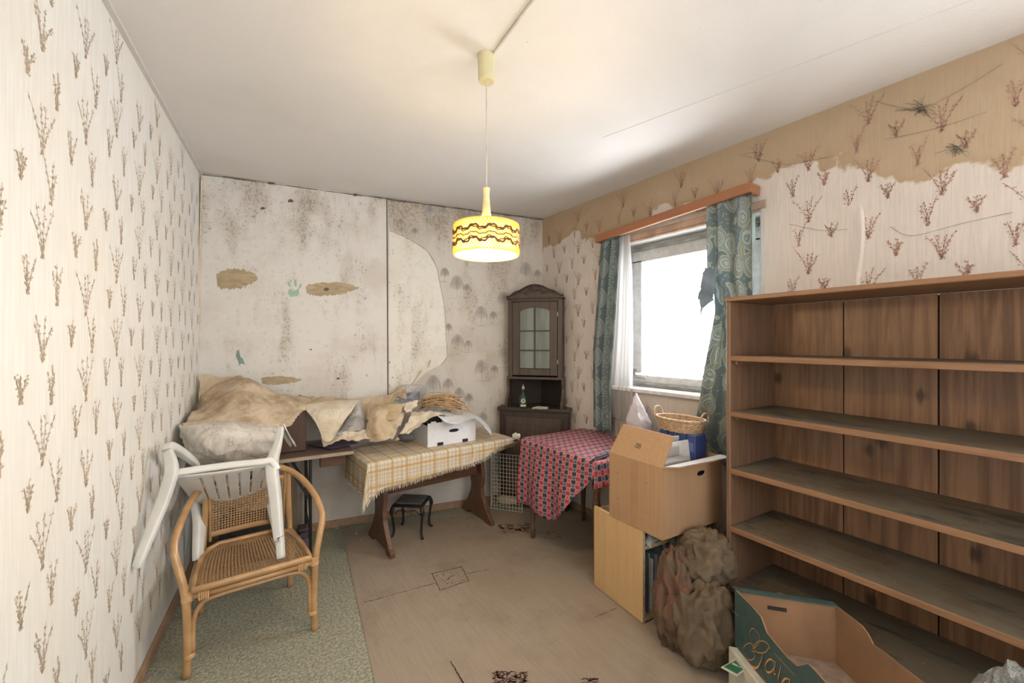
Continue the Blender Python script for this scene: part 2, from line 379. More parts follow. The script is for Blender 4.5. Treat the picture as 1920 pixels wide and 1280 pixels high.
MTORN = wood('bare_tan_plaster', (.50, .40, .26), (.30, .22, .13), 'x', .9, 40, contrast=.6)
MEDGE = plain('dark_seam', (.12, .10, .08), .9, .2)
MGREEN = plain('old_green_paint', (.34, .50, .38), .85, .1); MGREEN2 = plain('slate_green_paint', (.24, .31, .28), .85, .15)
def rough_patch(n, px0, px1, py0, py1, seed, mat=MTORN, name='bare_patch'):
    r = random.Random(seed); pts = []
    for k in range(n): t = k/n; pts.append((lerp(px0, px1, t), py0+r.uniform(0, .10)*(py1-py0)+(abs(t-.45)**2.2)*3.2*(py1-py0)*.4))
    for k in range(n): t = 1-k/n; pts.append((lerp(px0, px1, t), py1-r.uniform(0, .14)*(py1-py0)-(abs(t-.35)**2)*3.2*(py1-py0)*.35))
    return patch(name, pts, mat, .0095, .0012, parent=wall_back)
rough_patch(30, 406, 484, 502, 546, 1); rough_patch(36, 573, 674, 528, 557, 2); rough_patch(26, 490, 566, 704, 722, 4)
patch('knot_hole', [(612+5*math.cos(t*.7), 542.5+3.4*math.sin(t*.7)) for t in range(9)], MEDGE, .0108, .0006, parent=wall_back)
patch('slate_paint_patch', [(444, 657), (449, 655), (451, 668), (456, 672), (460, 683), (452, 681), (449, 686), (447, 676), (443, 668)], MGREEN2, .0095, .001, parent=wall_back)
hp = MB()
for poly in ([(541, 544), (545, 541), (548, 544), (556, 544), (560, 540), (561, 551), (557, 556), (544, 556), (540, 550)],
             [(541, 535), (539, 530), (540, 527), (544, 531), (546, 538), (544, 539)], [(543, 527), (545, 524), (547, 526), (546, 530)], [(553, 538), (552, 530), (554, 524), (556, 526), (557, 537)],
             [(560, 541), (562, 533), (565, 531), (566, 534), (563, 541)], [(530, 547), (533, 549), (535, 551), (531, 550)]):
    pts = [HB(a, b_)+NB*.0102 for a, b_ in poly]; hp.add(pts, [tuple(range(len(pts)))])
hp.build('green_handprint', MGREEN, wall_back)
g = MB()
for px, py, s in ((493, 391, 4), (545, 377, 5), (509, 343, 6), (666, 366, 4), (634, 709, 3), (583, 655, 2)):
    pts = [HB(px+s*math.cos(t)*(1+.3*math.sin(3*t)), py+s*.8*math.sin(t)*(1+.3*math.cos(2*t)))+NB*.0105 for t in [k*.63 for k in range(10)]]; g.add(pts, [tuple(range(10))])
g.build('dark_blotch', MEDGE, wall_back)
g = MB(); g.sweep([HB(725, 372)+NB*.006, HB(726, 500)+NB*.006, HB(727, 640)+NB*.006, HB(727, 758)+NB*.006], (.005, .004), 6); g.build('board_joint', MEDGE, wall_back)
g = MB(); r = random.Random(8); pr = None
for k in range(0, 41): 
    t = k/40; p = CL.lerp(CR, t)+Vector((0, 0, CEIL-.008-.004*r.random()))+NB*.006; 
    if pr is not None: g.bar(pr, p, .006, .004+.008*r.random())
    pr = p
g.build('cracked_ceiling_edge', MEDGE, wall_back)
MTORNP = plain('peeling_paper_edge', (.50, .43, .33), .85, .2)
g = MB(); r = random.Random(3)
tear = smooth_path([HB(a, b_)+NB*.006 for a, b_ in ((729, 432), (762, 446), (800, 470), (818, 500), (824, 528), (833, 575), (836, 630), (838, 668), (826, 684))], 4)
g.sweep(tear, [(.002+.003*r.random(), .002) for _ in tear], 5); g.build('torn_edge', MTORNP, wall_back)
for pl in (((790, 694), (772, 720), (745, 742), (728, 765)), ((807, 675), (802, 688))):
    p = smooth_path([HB(*q)+NB*.012 for q in pl], 5); g = MB(); g.sweep(p, [(.010+.004*math.sin(k), .003) for k in range(len(p))], 6); g.build('peeled_curl', MTORNP, wall_back)
# printed weeping trees
def tree(gl, gf, O, R, h, r):
    n = 22; top = h*.62
    def q(a, b_, w, o):
        d = ((b_[0]-a[0])**2+(b_[1]-a[1])**2)**.5 or 1; nx, ny = -(b_[1]-a[1])/d*w, (b_[0]-a[0])/d*w
        gl.add([O+R*(p[0])+Vector((0, 0, p[1]))+NB*o for p in ((a[0]+nx, a[1]+ny), (b_[0]+nx, b_[1]+ny), (b_[0]-nx, b_[1]-ny), (a[0]-nx, a[1]-ny))], [(0, 1, 2, 3)])
    q((0, 0), (0, h*.75), .0016, .0018)
    for k in range(n):
        a = math.pi*(k+.5)/n; L = h*.31; x0 = math.cos(a)*L; z0 = top+math.sin(a)*h*.36; ps = [(0, h*(.35+.3*math.sin(a))), (x0*.6, z0*.98), (x0, z0-h*.08), (x0*1.04, z0-h*(.2+.25*r.random()))]
        for A_, B_ in zip(ps, ps[1:]): q(A_, B_, .0007, .0014)
        if k % 2: q((x0*.5, z0*.9), (x0*.55, z0*.9-h*.25), .0006, .0016)
    gf.add([O+R*(math.cos(t)*h*.31*r.uniform(.9, 1.1))+Vector((0, 0, top+h*.05+math.sin(t)*h*.36*r.uniform(.9, 1.05)))+NB*.0008 for t in [2*math.pi*k/14 for k in range(14)]], [tuple(range(14))])
    for k in range(3): w = h*r.uniform(.1, .3); z_ = -h*.05*(k+1)*r.random(); xo = r.uniform(-.4, .4)*h; q((xo-w, z_), (xo+w, z_+.002), .0009, .0015)
gl, gf = MB(), MB(); r = random.Random(12)
for px, py, hh in ((806, 418, .16), (832, 414, .13), (752, 432, .11), (778, 446, .09), (857, 445, .14), (834, 527, .12), (857, 556, .19), (876, 556, .12), (902, 610, .18), (925, 605, .11),
                   (858, 664, .18), (878, 660, .11), (903, 713, .19), (927, 706, .11), (812, 745, .20), (840, 738, .14), (861, 757, .15), (879, 762, .12), (905, 800, .14), (841, 627, .10),
                   (945, 585, .20), (946, 688, .20), (985, 420, .2), (1006, 440, .14), (986, 530, .2), (1008, 528, .12), (893, 500, .13), (925, 506, .13), (960, 470, .16), (940, 445, .13), (880, 420, .13), (905, 395, .1)):
    tree(gl, gf, HB(px, py), CB, hh, r)
stuff(gl.build('tree_print', MPRINT_T, wall_back)); stuff(gf.build('tree_shading', MPRINT_TF, wall_back))
# lower wall: torn dirty strip behind the tables; corner fold at left
MFOLD = plain('yellowed_wallpaper_fold', (.66, .56, .42), .8, .15, 20)
g = MB(); p = smooth_path([HB(379, 335)+NB*.01, HB(377, 420)+NB*.013, HB(375, 520)+NB*.01, HB(374, 620)+NB*.012, HB(371, 700)+NB*.014], 6)
g.sweep(p, [(.014+.004*math.sin(k*1.3), .006) for k in range(len(p))], 6); g.build('loose_corner_paper', MFOLD, wall_back)
# wall_right: bulging loose seam, cobwebs, mint patch
MBULGE = plain('wallpaper_bulge', (.57, .51, .455), .8, .08, 10)
def bulge(u, vv):
    a = HR(1560+58*u+5*math.sin(vv*5), 372+vv*165+10*u); s = (u**2.2 if u < .9 else .79*(1-u)/.1*1.0); return a+Vector((-.0006-.013*s*(1-.3*vv)*min(1, vv*6), 0, 0))
g = MB(); g.grid(bulge, 30, 24); g.build('loose_wallpaper_seam', MWR, wall_right, smooth=True)
patch('mint_paint_patch', [(1404, 392), (1416, 387), (1417, 450), (1408, 458), (1403, 440)], plain('pale_mint_paint', (.52, .62, .55), .8, .05), .001, .001, HR, Vector((-1, 0, 0)), wall_right)
MWEB = plain('sooty_cobweb', (.13, .12, .10), .95, .2)
r = random.Random(21); g = MB()
for cx, cy, R_, n in ((1730, 205, 34, 60), (1795, 282, 30, 45), (1420, 290, 16, 12)):
    for k in range(n):
        a = r.uniform(0, 6.28); L = R_*abs(r.gauss(0, .6)); x0 = cx+r.gauss(0, 5); y0 = cy+r.gauss(0, 4)
        ps = [HR(x0, y0), HR(x0+math.cos(a)*L*.5+r.uniform(-3, 3), y0+math.sin(a)*L*.25-r.uniform(0, 3)), HR(x0+math.cos(a)*L, y0+math.sin(a)*L*.5)]
        g.sweep([q+Vector((-.002-.004*r.random(), 0, 0)) for q in ps], .0006, 3)
for line in (((1385, 290), (1430, 300), (1480, 308), (1565, 292)), ((1640, 190), (1720, 204), (1800, 170), (1880, 120)), ((1670, 425), (1710, 442), (1800, 420), (1900, 398)), ((1480, 420), (1540, 432), (1590, 430)), ((1660, 262), (1760, 240), (1850, 210))):
    g.sweep([q+Vector((-.004, 0, 0)) for q in smooth_path([HR(*a) for a in line], 6)], .0008, 3)
stuff(g.build('cobweb', MWEB, wall_right))
# ceiling: hairline joint strips and cable trunking
MJOINT = plain('ceiling_joint', (.64, .61, .575), .9, .05)
g = MB()
for a, b_ in (((1130, 258), (1930, -40)),):
    A, B = [P(q[0], q[1], (CEIL-H)*F_PX/(640-q[1])) for q in (a, b_)]; g.bar(A, B, .006, .003)
A, B = CL+Vector((0, 0, CEIL-.006)), NEAR+Vector((0, 0, CEIL-.006)); g.bar(A+NL*.01, B+NL*.01, .02, .012)
g.build('ceiling_joint', MJOINT, ceiling)
# ---- skirting
def skirt(name, A, B, N, mat=MSKIRT):
    g = MB(); A, B = Vector(A), Vector(B); g.bar(A+N*.007+Vector((0, 0, .03)), B+N*.007+Vector((0, 0, .03)), .014, .06, bev=.003); return struct(g.build(name, mat))
skirt('baseboard_left', CL-DL*.02, NEAR, NL); skirt('baseboard_back', CL+CB*.03, CR-CB*.02, NB)
skirt('baseboard_right', CR-Vector((0, .02, 0)), Vector((XR, YN, 0)), Vector((-1, 0, 0)))
# ---- rug with woven marks
A, B = PF(642, 1000), PF(703, 1280); e = (B-A).normalized(); A0 = A-e*.06; B0 = A+e*2.9
rugpts = [A0, Vector((1.5, A0.y-.24, 0)), Vector((2.5, 2.84, 0)), Vector((2.5, -1.0, 0)), Vector((B0.x, -1.0, 0)), B0]
g = MB(); n = len(rugpts); g.add([p+Vector((0, 0, .0002)) for p in rugpts]+[p+Vector((0, 0, .0035)) for p in rugpts], [tuple(range(n)), tuple(range(n, 2*n))[::-1]]+[(i, (i+1) % n, n+(i+1) % n, n+i) for i in range(n)])
rug = tag(g.build('area_rug', MRUG, loc=(1.2, 1.2, 0)), 'large beige woven rug with thin dark red line motifs covering most floor', 'rug')
MRED = plain('maroon_woven_line', (.14, .065, .05), .95, .3, 60); MRED2 = plain('faded_maroon_motif', (.27, .16, .13), .95, .3, 60)
r = random.Random(5)
def dots(g, a, b_, n, s, jit):
    A, B = PF(*a, .004), PF(*b_, .004); d = (B-A).normalized(); q = Vector((-d.y, d.x, 0))
    for k in range(n):
        c_ = A.lerp(B, (k+r.random())/n)+q*r.uniform(-jit, jit); w = s*r.uniform(.3, 1); l = s*r.uniform(1, 3.2)
        g.add([c_-d*l-q*w, c_+d*l-q*w*.6, c_+d*l+q*w, c_-d*l+q*w*.8], [(0, 1, 2, 3)])
g = MB()
for a, b_, n in (((683, 1129), (815, 1093), 38), ((810, 1075), (865, 1062), 30), ((865, 1062), (879, 1088), 26), ((879, 1088), (825, 1106), 30), ((825, 1106), (810, 1075), 26), ((876, 1075), (919, 1066), 13), ((845, 1240), (870, 1282), 22), ((1112, 1158), (1156, 1140), 14), ((860, 977), (890, 966), 8)):
    dots(g, a, b_, n, .0035, .002)
for _ in range(26):
    u, vv = r.random(), r.random(); x_ = lerp(lerp(814, 862, u), lerp(828, 876, u), vv); y_ = lerp(lerp(1078, 1066, u), lerp(1103, 1088, u), vv); dots(g, (x_, y_), (x_+2, y_-1), 1, .0035, 0)
def blob(g, cx, cy, w, h_, n, s):
    for _ in range(n):
        x_ = cx+r.uniform(-w, w); y_ = cy+r.uniform(-h_, h_); x2 = x_+r.uniform(1, 3); dots(g, (x_, y_), (x2, y_-r.uniform(-1, 1)), 1, s, 0)
blob(g, 955, 1272, 32, 14, 330, .0028); blob(g, 1105, 1277, 14, 6, 70, .0025); stuff(g.build('woven_line', MRED, rug))
g = MB(); blob(g, 965, 990, 30, 9, 170, .007); blob(g, 1035, 1003, 18, 8, 50, .006); stuff(g.build('faded_motif', MRED2, rug))
g = MB()
for px, py in ((676, 1011), (668, 1000), (626, 985), (631, 990), (1214, 1120)):
    q = PF(px, py, .009); s = .008*r.uniform(.6, 1.4); g.box(q, (s*1.6, s, .003), Matrix.Rotation(r.uniform(0, 3), 3, 'Z'))
stuff(g.build('paper_crumb', MWHITE, rug))
# ---- window
MFRAME = plain('chipped_white_frame', (.50, .50, .49), .4, .12, 22, .3, 50)
win = thing('window_1', '', '', (XR, WY1, WZ0)); del win['label']; del win['category']; win['kind'] = 'structure'
xf = XR+.13
def frame(name, y0, y1, z0, z1, w, x0, th, mat, par, wb=None):
    g = MB(); wb = wb or w
    for bx in (((y0+y1)/2, z0+wb/2, y1-y0, wb), ((y0+y1)/2, z1-w/2, y1-y0, w)): g.box((x0+th/2, bx[0], bx[1]), (th, bx[2], bx[3]), bev=.004)
    for yy in (y0+w/2, y1-w/2): g.box((x0+th/2, yy, (z0+z1)/2), (th, w, z1-z0-w-wb+.002), bev=.004)
    return g.build(name, mat, par)
fr = frame('window_frame', WY0+.002, WY1-.002, WZ0+.002, WZ1-.002, .05, xf, .06, MFRAME, win)
sa = frame('sash', WY0+.042, WY1-.042, WZ0+.03, WZ1-.05, .09, xf-.02, .045, MFRAME, win, .06)
m, nt, b = newmat('window_glass'); b.inputs['Transmission Weight'].default_value = 1; b.inputs['Roughness'].default_value = 0; b.inputs['IOR'].default_value = 1.45; b.inputs['Base Color'].default_value = (1, 1, 1, 1)
tr = nt.nodes.new('ShaderNodeBsdfTransparent'); gl_ = nt.nodes.new('ShaderNodeBsdfGlossy'); gl_.inputs['Roughness'].default_value = .02; mx = nt.nodes.new('ShaderNodeMixShader'); mx.inputs[0].default_value = .05
nt.links.new(tr.outputs[0], mx.inputs[1]); nt.links.new(gl_.outputs[0], mx.inputs[2]); nt.links.new(mx.outputs[0], nt.nodes['Material Output'].inputs[0]); MGLASS = m
g = MB(); g.box((xf+.0, (WY0+WY1)/2, (WZ0+WZ1)/2), (.004, WY1-WY0-.18, WZ1-WZ0-.2)); g.build('pane', MGLASS, win)
MGREY = plain('grey_metal', (.32, .31, .30), .4, .2, metal=.6); g = MB()
hy = WY1-.13; g.box((xf-.03, WY1-.072, WZ0+.11), (.012, .022, .05), bev=.003); g.bar((xf-.045, WY1-.072, WZ0+.075), (xf-.045, WY1-.19, WZ0+.07), .014, .016, bev=.003); g.build('window_handle', MGREY, win)
g = MB(); g.bar((xf-.03, WY1-.07, WZ0+.03), (xf-.03, WY0+.07, WZ0+.03), .012, .012); g.bar((xf-.026, WY1-.05, WZ1-.045), (xf-.028, WY0+.06, WZ1-.05), .02, .02); g.build('flashing_strip', MGREY, win)
g = MB(); r = random.Random(2); pth = [Vector((xf-.03+r.uniform(-.004, .004), lerp(WY1-.05, WY0+.05, k/14), WZ1-.025-.02*math.sin(k/14*3)+r.uniform(-.004, .004))) for k in range(15)]
g.sweep(pth, .006, 6); g.build('sealing_strip', plain('dirty_sealant', (.30, .26, .21), .8, .3), win)
g = MB(); g.box((XR+.045, (WY0+WY1)/2, WZ0-.012), (.20, WY1-WY0+.08, .028), bev=.004); sill = struct(g.build('window_2_sill', MWHITE)); sill.name = 'trim_1'
g = MB(); g.box((XR+.10, (WY0+WY1)/2, WZ1+.004), (.22, WY1-WY0, .012)); g.box((XR-.006, (WY0+WY1)/2, WZ1+.035), (.012, WY1-WY0+.06, .045), bev=.003); lt = struct(g.build('trim_2', plain('bare_lintel_board', (.42, .30, .22), .7, .2)))
g = MB()
for yy in (WY0+.003, WY1-.003): g.box((XR+.068, yy, (WZ0+WZ1)/2), (.13, .006, WZ1-WZ0-.03))
g.box((XR+.068, (WY0+WY1)/2, WZ1-.003), (.13, WY1-WY0, .006)); struct(g.build('trim_3', MFRAME))
# bush outside
r = random.Random(4); g = MB(); bc = P(1306, 680, 7.5)
for k in range(420):
    c_ = bc+Vector((r.gauss(0, .3), r.gauss(0, .32), r.gauss(-.12, .18))); c_.z = min(c_.z, bc.z+.35); M = Matrix.Rotation(r.uniform(0, 6), 3, 'Z')@Matrix.Rotation(r.uniform(-1, 1), 3, 'X'); s = .03
    g.add([c_+M@Vector(q) for q in ((0, 0, 0), (s*.6, s, .01), (0, s*2.2, 0), (-s*.6, s, .01))], [(0, 1, 2, 3)])
for k in range(14): g.sweep([bc+Vector((0, 0, -1.6)), bc+Vector((r.gauss(0, .1), r.gauss(0, .15), -.7)), bc+Vector((r.gauss(0, .25), r.gauss(0, .3), .1))], [.02, .012, .004], 5)
MLEAF = plain('bush_leaf', (.06, .085, .03), .6, .3)  # dark leaf green as plain base colour
bush = g.build('garden_bush', MLEAF, loc=(bc.x, bc.y, bc.z-1.6)); tag(bush, 'green leafy bush outdoors seen faintly through the window', 'bush')
# ================================================ FURNITURE
Z = Vector((0, 0, 1))
# ---- bookshelf
MSH = wood('shelf_pine', (.27, .14, .07), (.15, .07, .035), 'y', .45, 30)
MSHTOP = wood('dusty_shelf_board', (.17, .115, .07), (.08, .056, .034), 'y', .8, 26, dust=(.155, .135, .098), contrast=.7)
MSIDE = wood('shelf_side_pine', (.22, .125, .075), (.11, .06, .034), 'z', .5, 30)
MPLANK = wood('knotty_back_plank', (.29, .155, .08), (.12, .055, .028), 'z', .45, 16, knots=True, contrast=.8)
U = Vector((-.061, -.998, 0)).normalized(); V = Vector((.998, -.061, 0)).normalized(); O = Vector((2.10, 1.12, 0)); R3 = Matrix((U, V, Z)).transposed()
def SB(u, v, z): return O+U*u+V*v+Z*z
sh = thing('bookshelf', 'wide empty dusty brown pine bookshelf with six shelf boards against the right wall', 'bookshelf', O)
DEP, LEN = .425, 1.675
def sbox(name, u0, u1, v0, v1, z0, z1, m, bev=.003, par=None):
    g = MB(); g.box(SB((u0+u1)/2, (v0+v1)/2, (z0+z1)/2), (u1-u0, v1-v0, z1-z0), R3, bev); return g.build(name, m, par or sh)
sbox('side_panel', 0, .022, 0, DEP, 0, 1.682, MSIDE); sbox('side_panel', LEN, LEN+.022, 0, DEP, 0, 1.682, MSIDE)
for k in range(5):
    u0 = .013+.333*k; sbox('back_plank', u0+.0025, u0+.3305, DEP-.014-.002*(k % 2), DEP, .03, 1.68, MPLANK, .002)
sbox('backing_strip', .02, LEN, DEP+.001, DEP+.004, .04, 1.675, plain('dark_gap', (.03, .022, .015), .9, .1), 0)
sbox('top_board', -.004, LEN+.026, -.006, DEP, 1.682, 1.703, MSH)
for z in (1.408, 1.128, .840, .548, .248):
    b_ = sbox('shelf_board', .0225, LEN-.0005, .005, DEP-.017, z-.024, z, MSHTOP); sbox('front_lip', .0225, LEN-.0005, 0, .0055, z-.0255, z+.0003, MSH, .002, b_)
    sbox('batten', .0225, .040, .03, DEP-.03, z-.045, z-.0245, MSIDE)
sbox('plinth', .0225, LEN, .03, .045, 0, .22, MSIDE)
g = MB(); sb = SB(.225, .12, .248); g.box(sb+Z*.009, (.052, .02, .018), R3, .002); g.box(sb+U*-.03+Z*.006, (.02, .024, .012), R3)
tag(g.build('wood_offcut', plain('pale_offcut', (.42, .27, .16), .7), loc=tuple(sb)), 'small brown offcut lying on the lowest shelf of the bookshelf', 'wood scrap')
# ---- corner cabinet
N0 = (cw(-.273, -.962, 0)-Vector((0, 0, 0))).normalized(); U0 = Vector((-N0.y, N0.x, 0))
if U0.dot(Vector((cs, -sn, 0))) < 0: U0 = -U0
KC = CR.copy(); KC.z = 0
def K(u, n, z): return KC+U0*u+N0*n+Z*z
RK = Matrix((U0, N0, Z)).transposed()
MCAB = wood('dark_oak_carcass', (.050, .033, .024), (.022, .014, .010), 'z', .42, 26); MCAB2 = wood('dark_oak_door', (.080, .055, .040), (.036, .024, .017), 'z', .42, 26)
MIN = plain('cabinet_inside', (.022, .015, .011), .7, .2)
cab = thing('corner_cabinet', 'tall dark oak corner cabinet with carved crown and six glass panes in its door', 'cabinet', KC+N0*.25)
def pent(hw, nf, ret, z0, z1, name, m, bev=.004, par=None, shrink=.018):
    nw = hw/math.tan(math.radians(50.5))
    pts = [(-hw, nf), (hw, nf), (hw, nw+shrink), (0, shrink*1.6), (-hw, nw+shrink)]
    g = MB(); a = [K(p[0], p[1], z0) for p in pts]; b_ = [K(p[0], p[1], z1) for p in pts]
    g.add(a+b_, [(0, 1, 2, 3, 4), (9, 8, 7, 6, 5)]+[(i, i+5, (i+1) % 5+5, (i+1) % 5) for i in range(5)]); return g.build(name, m, par or cab, bevel=bev)
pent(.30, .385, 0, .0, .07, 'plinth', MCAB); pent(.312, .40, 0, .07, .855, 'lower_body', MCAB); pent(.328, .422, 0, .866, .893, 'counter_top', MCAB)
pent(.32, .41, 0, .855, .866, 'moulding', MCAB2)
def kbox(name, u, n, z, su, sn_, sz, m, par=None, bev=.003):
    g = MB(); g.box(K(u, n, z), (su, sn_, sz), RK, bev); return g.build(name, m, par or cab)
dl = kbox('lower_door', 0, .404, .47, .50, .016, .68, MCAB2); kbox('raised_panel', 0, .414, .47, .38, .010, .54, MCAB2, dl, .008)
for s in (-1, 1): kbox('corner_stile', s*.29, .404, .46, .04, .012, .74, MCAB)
# niche
NF = .335; HW = .245
g = MB()
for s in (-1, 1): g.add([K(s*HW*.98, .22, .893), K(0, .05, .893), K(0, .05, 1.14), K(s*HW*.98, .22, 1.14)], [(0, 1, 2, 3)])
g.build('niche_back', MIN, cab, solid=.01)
for s in (-1, 1):                     # scrolled side brackets
    out = [(.235, .893), (.40, .893), (.402, .925), (.385, .955), (.350, .985), (.330, 1.02), (.325, 1.06), (.335, 1.10), (.338, 1.138), (.235, 1.138)]
    g = MB(); a = [K(s*.262, p[0], p[1]) for p in out]; b_ = [K(s*.240, p[0], p[1]) for p in out]; n = len(out)
    g.add(a+b_, [tuple(range(n)), tuple(range(n, 2*n))[::-1]]+[(i, n+i, n+(i+1) % n, (i+1) % n) for i in range(n)]); g.build('scroll_bracket', MCAB2, cab)
pent(.262, .345, 0, 1.138, 1.162, 'moulding', MCAB2)
# upper carcass: sides, back, floor
zt = 1.875
for s in (-1, 1):
    g = MB(); g.bar(K(s*.240, .215, 1.5), K(s*.240, NF-.004, 1.5), .016, .70); g.build('side_panel', MCAB, cab)
    kbox('corner_stile', s*.228, NF, 1.51, .042, .018, .70, MCAB2)
g = MB()
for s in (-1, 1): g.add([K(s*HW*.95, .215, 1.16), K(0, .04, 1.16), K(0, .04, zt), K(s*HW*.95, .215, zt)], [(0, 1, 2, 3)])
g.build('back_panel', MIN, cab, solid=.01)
# door with arched opening
g = MB(); dz0, dz1 = 1.175, 1.835; hw = .205; iw = .138
g.box(K(-(hw+iw)/2, NF+.006, (dz0+dz1)/2), (hw-iw, .02, dz1-dz0), RK, .003); g.box(K((hw+iw)/2, NF+.006, (dz0+dz1)/2), (hw-iw, .02, dz1-dz0), RK, .003)
g.box(K(0, NF+.006, dz0+.03), (2*iw, .02, .06), RK, .003)
arch = [(-iw, dz1), (iw, dz1)]+[(iw*math.cos(t)*1.0, 1.742+.042*math.sin(t)) for t in [math.pi*k/14 for k in range(15)]]
a = [K(p[0], NF+.016, p[1]) for p in arch]; b_ = [K(p[0], NF-.004, p[1]) for p in arch]; n = len(arch)
g.add(a+b_, [tuple(range(n)), tuple(range(n, 2*n))[::-1]]+[(i, n+i, n+(i+1) % n, (i+1) % n) for i in range(n)])
dr = g.build('glazed_door', MCAB2, cab)
MPANE, nt, b = newmat('greenish_curtained_glass'); vv_ = coords(nt, 'Object', (1, 1, .1)); link(nt, mixc(nt, step(nt, noi(nt, vv_, 18, 2), .35, .65), (.15, .17, .15), (.21, .235, .215)), b.inputs['Base Color']); b.inputs['Roughness'].default_value = .12; b.inputs['Specular IOR Level'].default_value = .6
for i in range(2):
    for z0, z1 in ((1.237, 1.40), (1.40, 1.575), (1.575, 1.785)):
        kbox('pane', (-.069, .069)[i], NF+.001, (z0+z1)/2, .136, .004, z1-z0-.003, MPANE, dr, 0)
g = MB(); g.box(K(0, NF+.010, 1.51), (.012, .014, .55), RK, .002)
for z in (1.40, 1.575): g.box(K(0, NF+.010, z), (.276, .014, .012), RK, .002)
g.build('glazing_bar', MCAB2, dr)
for z in (1.30, 1.72):
    g = MB(); g.lathe(K(hw+.004, NF+.018, z-.02), [(.005, 0), (.006, .004), (.006, .036), (.005, .04)], 8); g.build('hinge', MGREY, dr)
kbox('door_head', 0, NF+.002, 1.855, .44, .018, .036, MCAB)
pent(.262, .35, 0, 1.862, 1.88, 'cornice', MCAB)
# carved crown
def crown(u): a = abs(u)/.262; return 1.885+.098*(.5+.5*math.cos(math.pi*min(1, a*1.05)))**.8+.012*max(0, math.cos(a*9))*(a > .5)
us = [-.262+.524*k/40 for k in range(41)]; top = [(u, crown(u)) for u in us]
out = [(.262, 1.876), (-.262, 1.876)]+top; g = MB(); a = [K(p[0], NF+.018, p[1]) for p in out]; b_ = [K(p[0], NF, p[1]) for p in out]; n = len(out)
g.add(a+b_, [tuple(range(n)), tuple(range(n, 2*n))[::-1]]+[(i, n+i, n+(i+1) % n, (i+1) % n) for i in range(n)]); cr_ = g.build('carved_crown', MCAB2, cab)
g = MB(); g.sweep([K(u, NF+.018, z+.003) for u, z in top], (.016, .009), 8); g.build('crown_moulding', MCAB, cr_)
g = MB()
for k in range(7):
    t = math.radians(15+25*k); g.sweep([K(0, NF+.03, 1.93), K(math.cos(t)*.03, NF+.035, 1.935+math.sin(t)*.022), K(math.cos(t)*.056, NF+.028, 1.938+math.sin(t)*.044)], [.004, .011, .008], 7)
for s in (-1, 1):
    g.sweep([K(s*(.075+.022*(1-k/18)*math.cos(k*.6)), NF+.026, 1.915+.020*(1-k/18)*math.sin(k*.6)) for k in range(17)], .0055, 6)
    g.sweep(smooth_path([K(s*.095, NF+.024, 1.91), K(s*.14, NF+.026, 1.925), K(s*.18, NF+.024, 1.905), K(s*.22, NF+.022, 1.90)], 4), .006, 6)
g.build('shell_carving', MCAB2, cr_)
# bottle and doily
bl = P(981, 752, 3.66); bl.z = .894; bt = thing('liqueur_bottle', 'dark green flask bottle with round cream label in the cabinet niche', 'bottle', bl)
MBOT, nt, b = newmat('dark_green_glass'); b.inputs['Base Color'].default_value = (.02, .05, .03, 1); b.inputs['Roughness'].default_value = .12
g = MB(); g.lathe(bl, [(.012, 0), (.034, .002), (.037, .012), (.037, .075), (.033, .10), (.016, .122), (.012, .13), (.012, .155), (.014, .157), (.014, .165), (.011, .166)], 20); g.build('glass_body', MBOT, bt, smooth=True)
g = MB(); g.lathe(bl+Z*.166, [(.010, 0), (.012, .002), (.012, .022), (.004, .03), (.003, .045)], 12); g.build('stopper', plain('pale_stopper', (.35, .32, .26), .6), bt)
ML = plain('cream_label', (.55, .50, .38), .7); g = MB(); tb = (Vector((0, 0, 0))-bl); tb.z = 0; tb.normalize(); sd = Vector((-tb.y, tb.x, 0))
g.prism([(.02*math.cos(t), .02*math.sin(t)) for t in [k*math.pi/9 for k in range(18)]], bl+tb*.0365+Z*.068, sd, Z, tb*.0015); lb = g.build('round_label', ML, bt)
g = MB(); g.prism([(.012*math.cos(t), .012*math.sin(t)) for t in [k*math.pi/6 for k in range(12)]], bl+tb*.0382+Z*.068, sd, Z, tb*.0006); g.build('label_emblem', plain('label_brown', (.2, .16, .1), .7), lb)
g = MB(); g.prism([(-.022, -.008), (.022, -.008), (.024, .008), (-.024, .008)], bl+tb*.0366+Z*.028, sd, Z, tb*.0012); g.build('lower_label', ML, bt)
dc = P(1013, 757, 3.63); dc.z = .894; g = MB(); r = random.Random(1); dy = [(.0, 0)]
g.grid(lambda u, v: dc+U0*(.07*(u-.5)*2*(1-.2*abs(v-.5)))+N0*(.05*(v-.5)*2*(1-.25*abs(u-.5)))+Z*(.006+.005*noise.noise(Vector((u*6, v*6, 1)))), 14, 12)
g.grid(lambda u, v: dc+U0*(.05*(u-.4)*2)+N0*(.03*(v-.5)*2)+Z*(.014+.004*noise.noise(Vector((u*6, v*6, 4)))), 10, 8)
MDOILY = plain('off_white_lace', (.55, .52, .46), .9, .2, 60)
tag(g.build('folded_doily', MDOILY, loc=tuple(dc), solid=.003), 'folded off-white cloth lying on the cabinet counter beside the bottle', 'cloth')
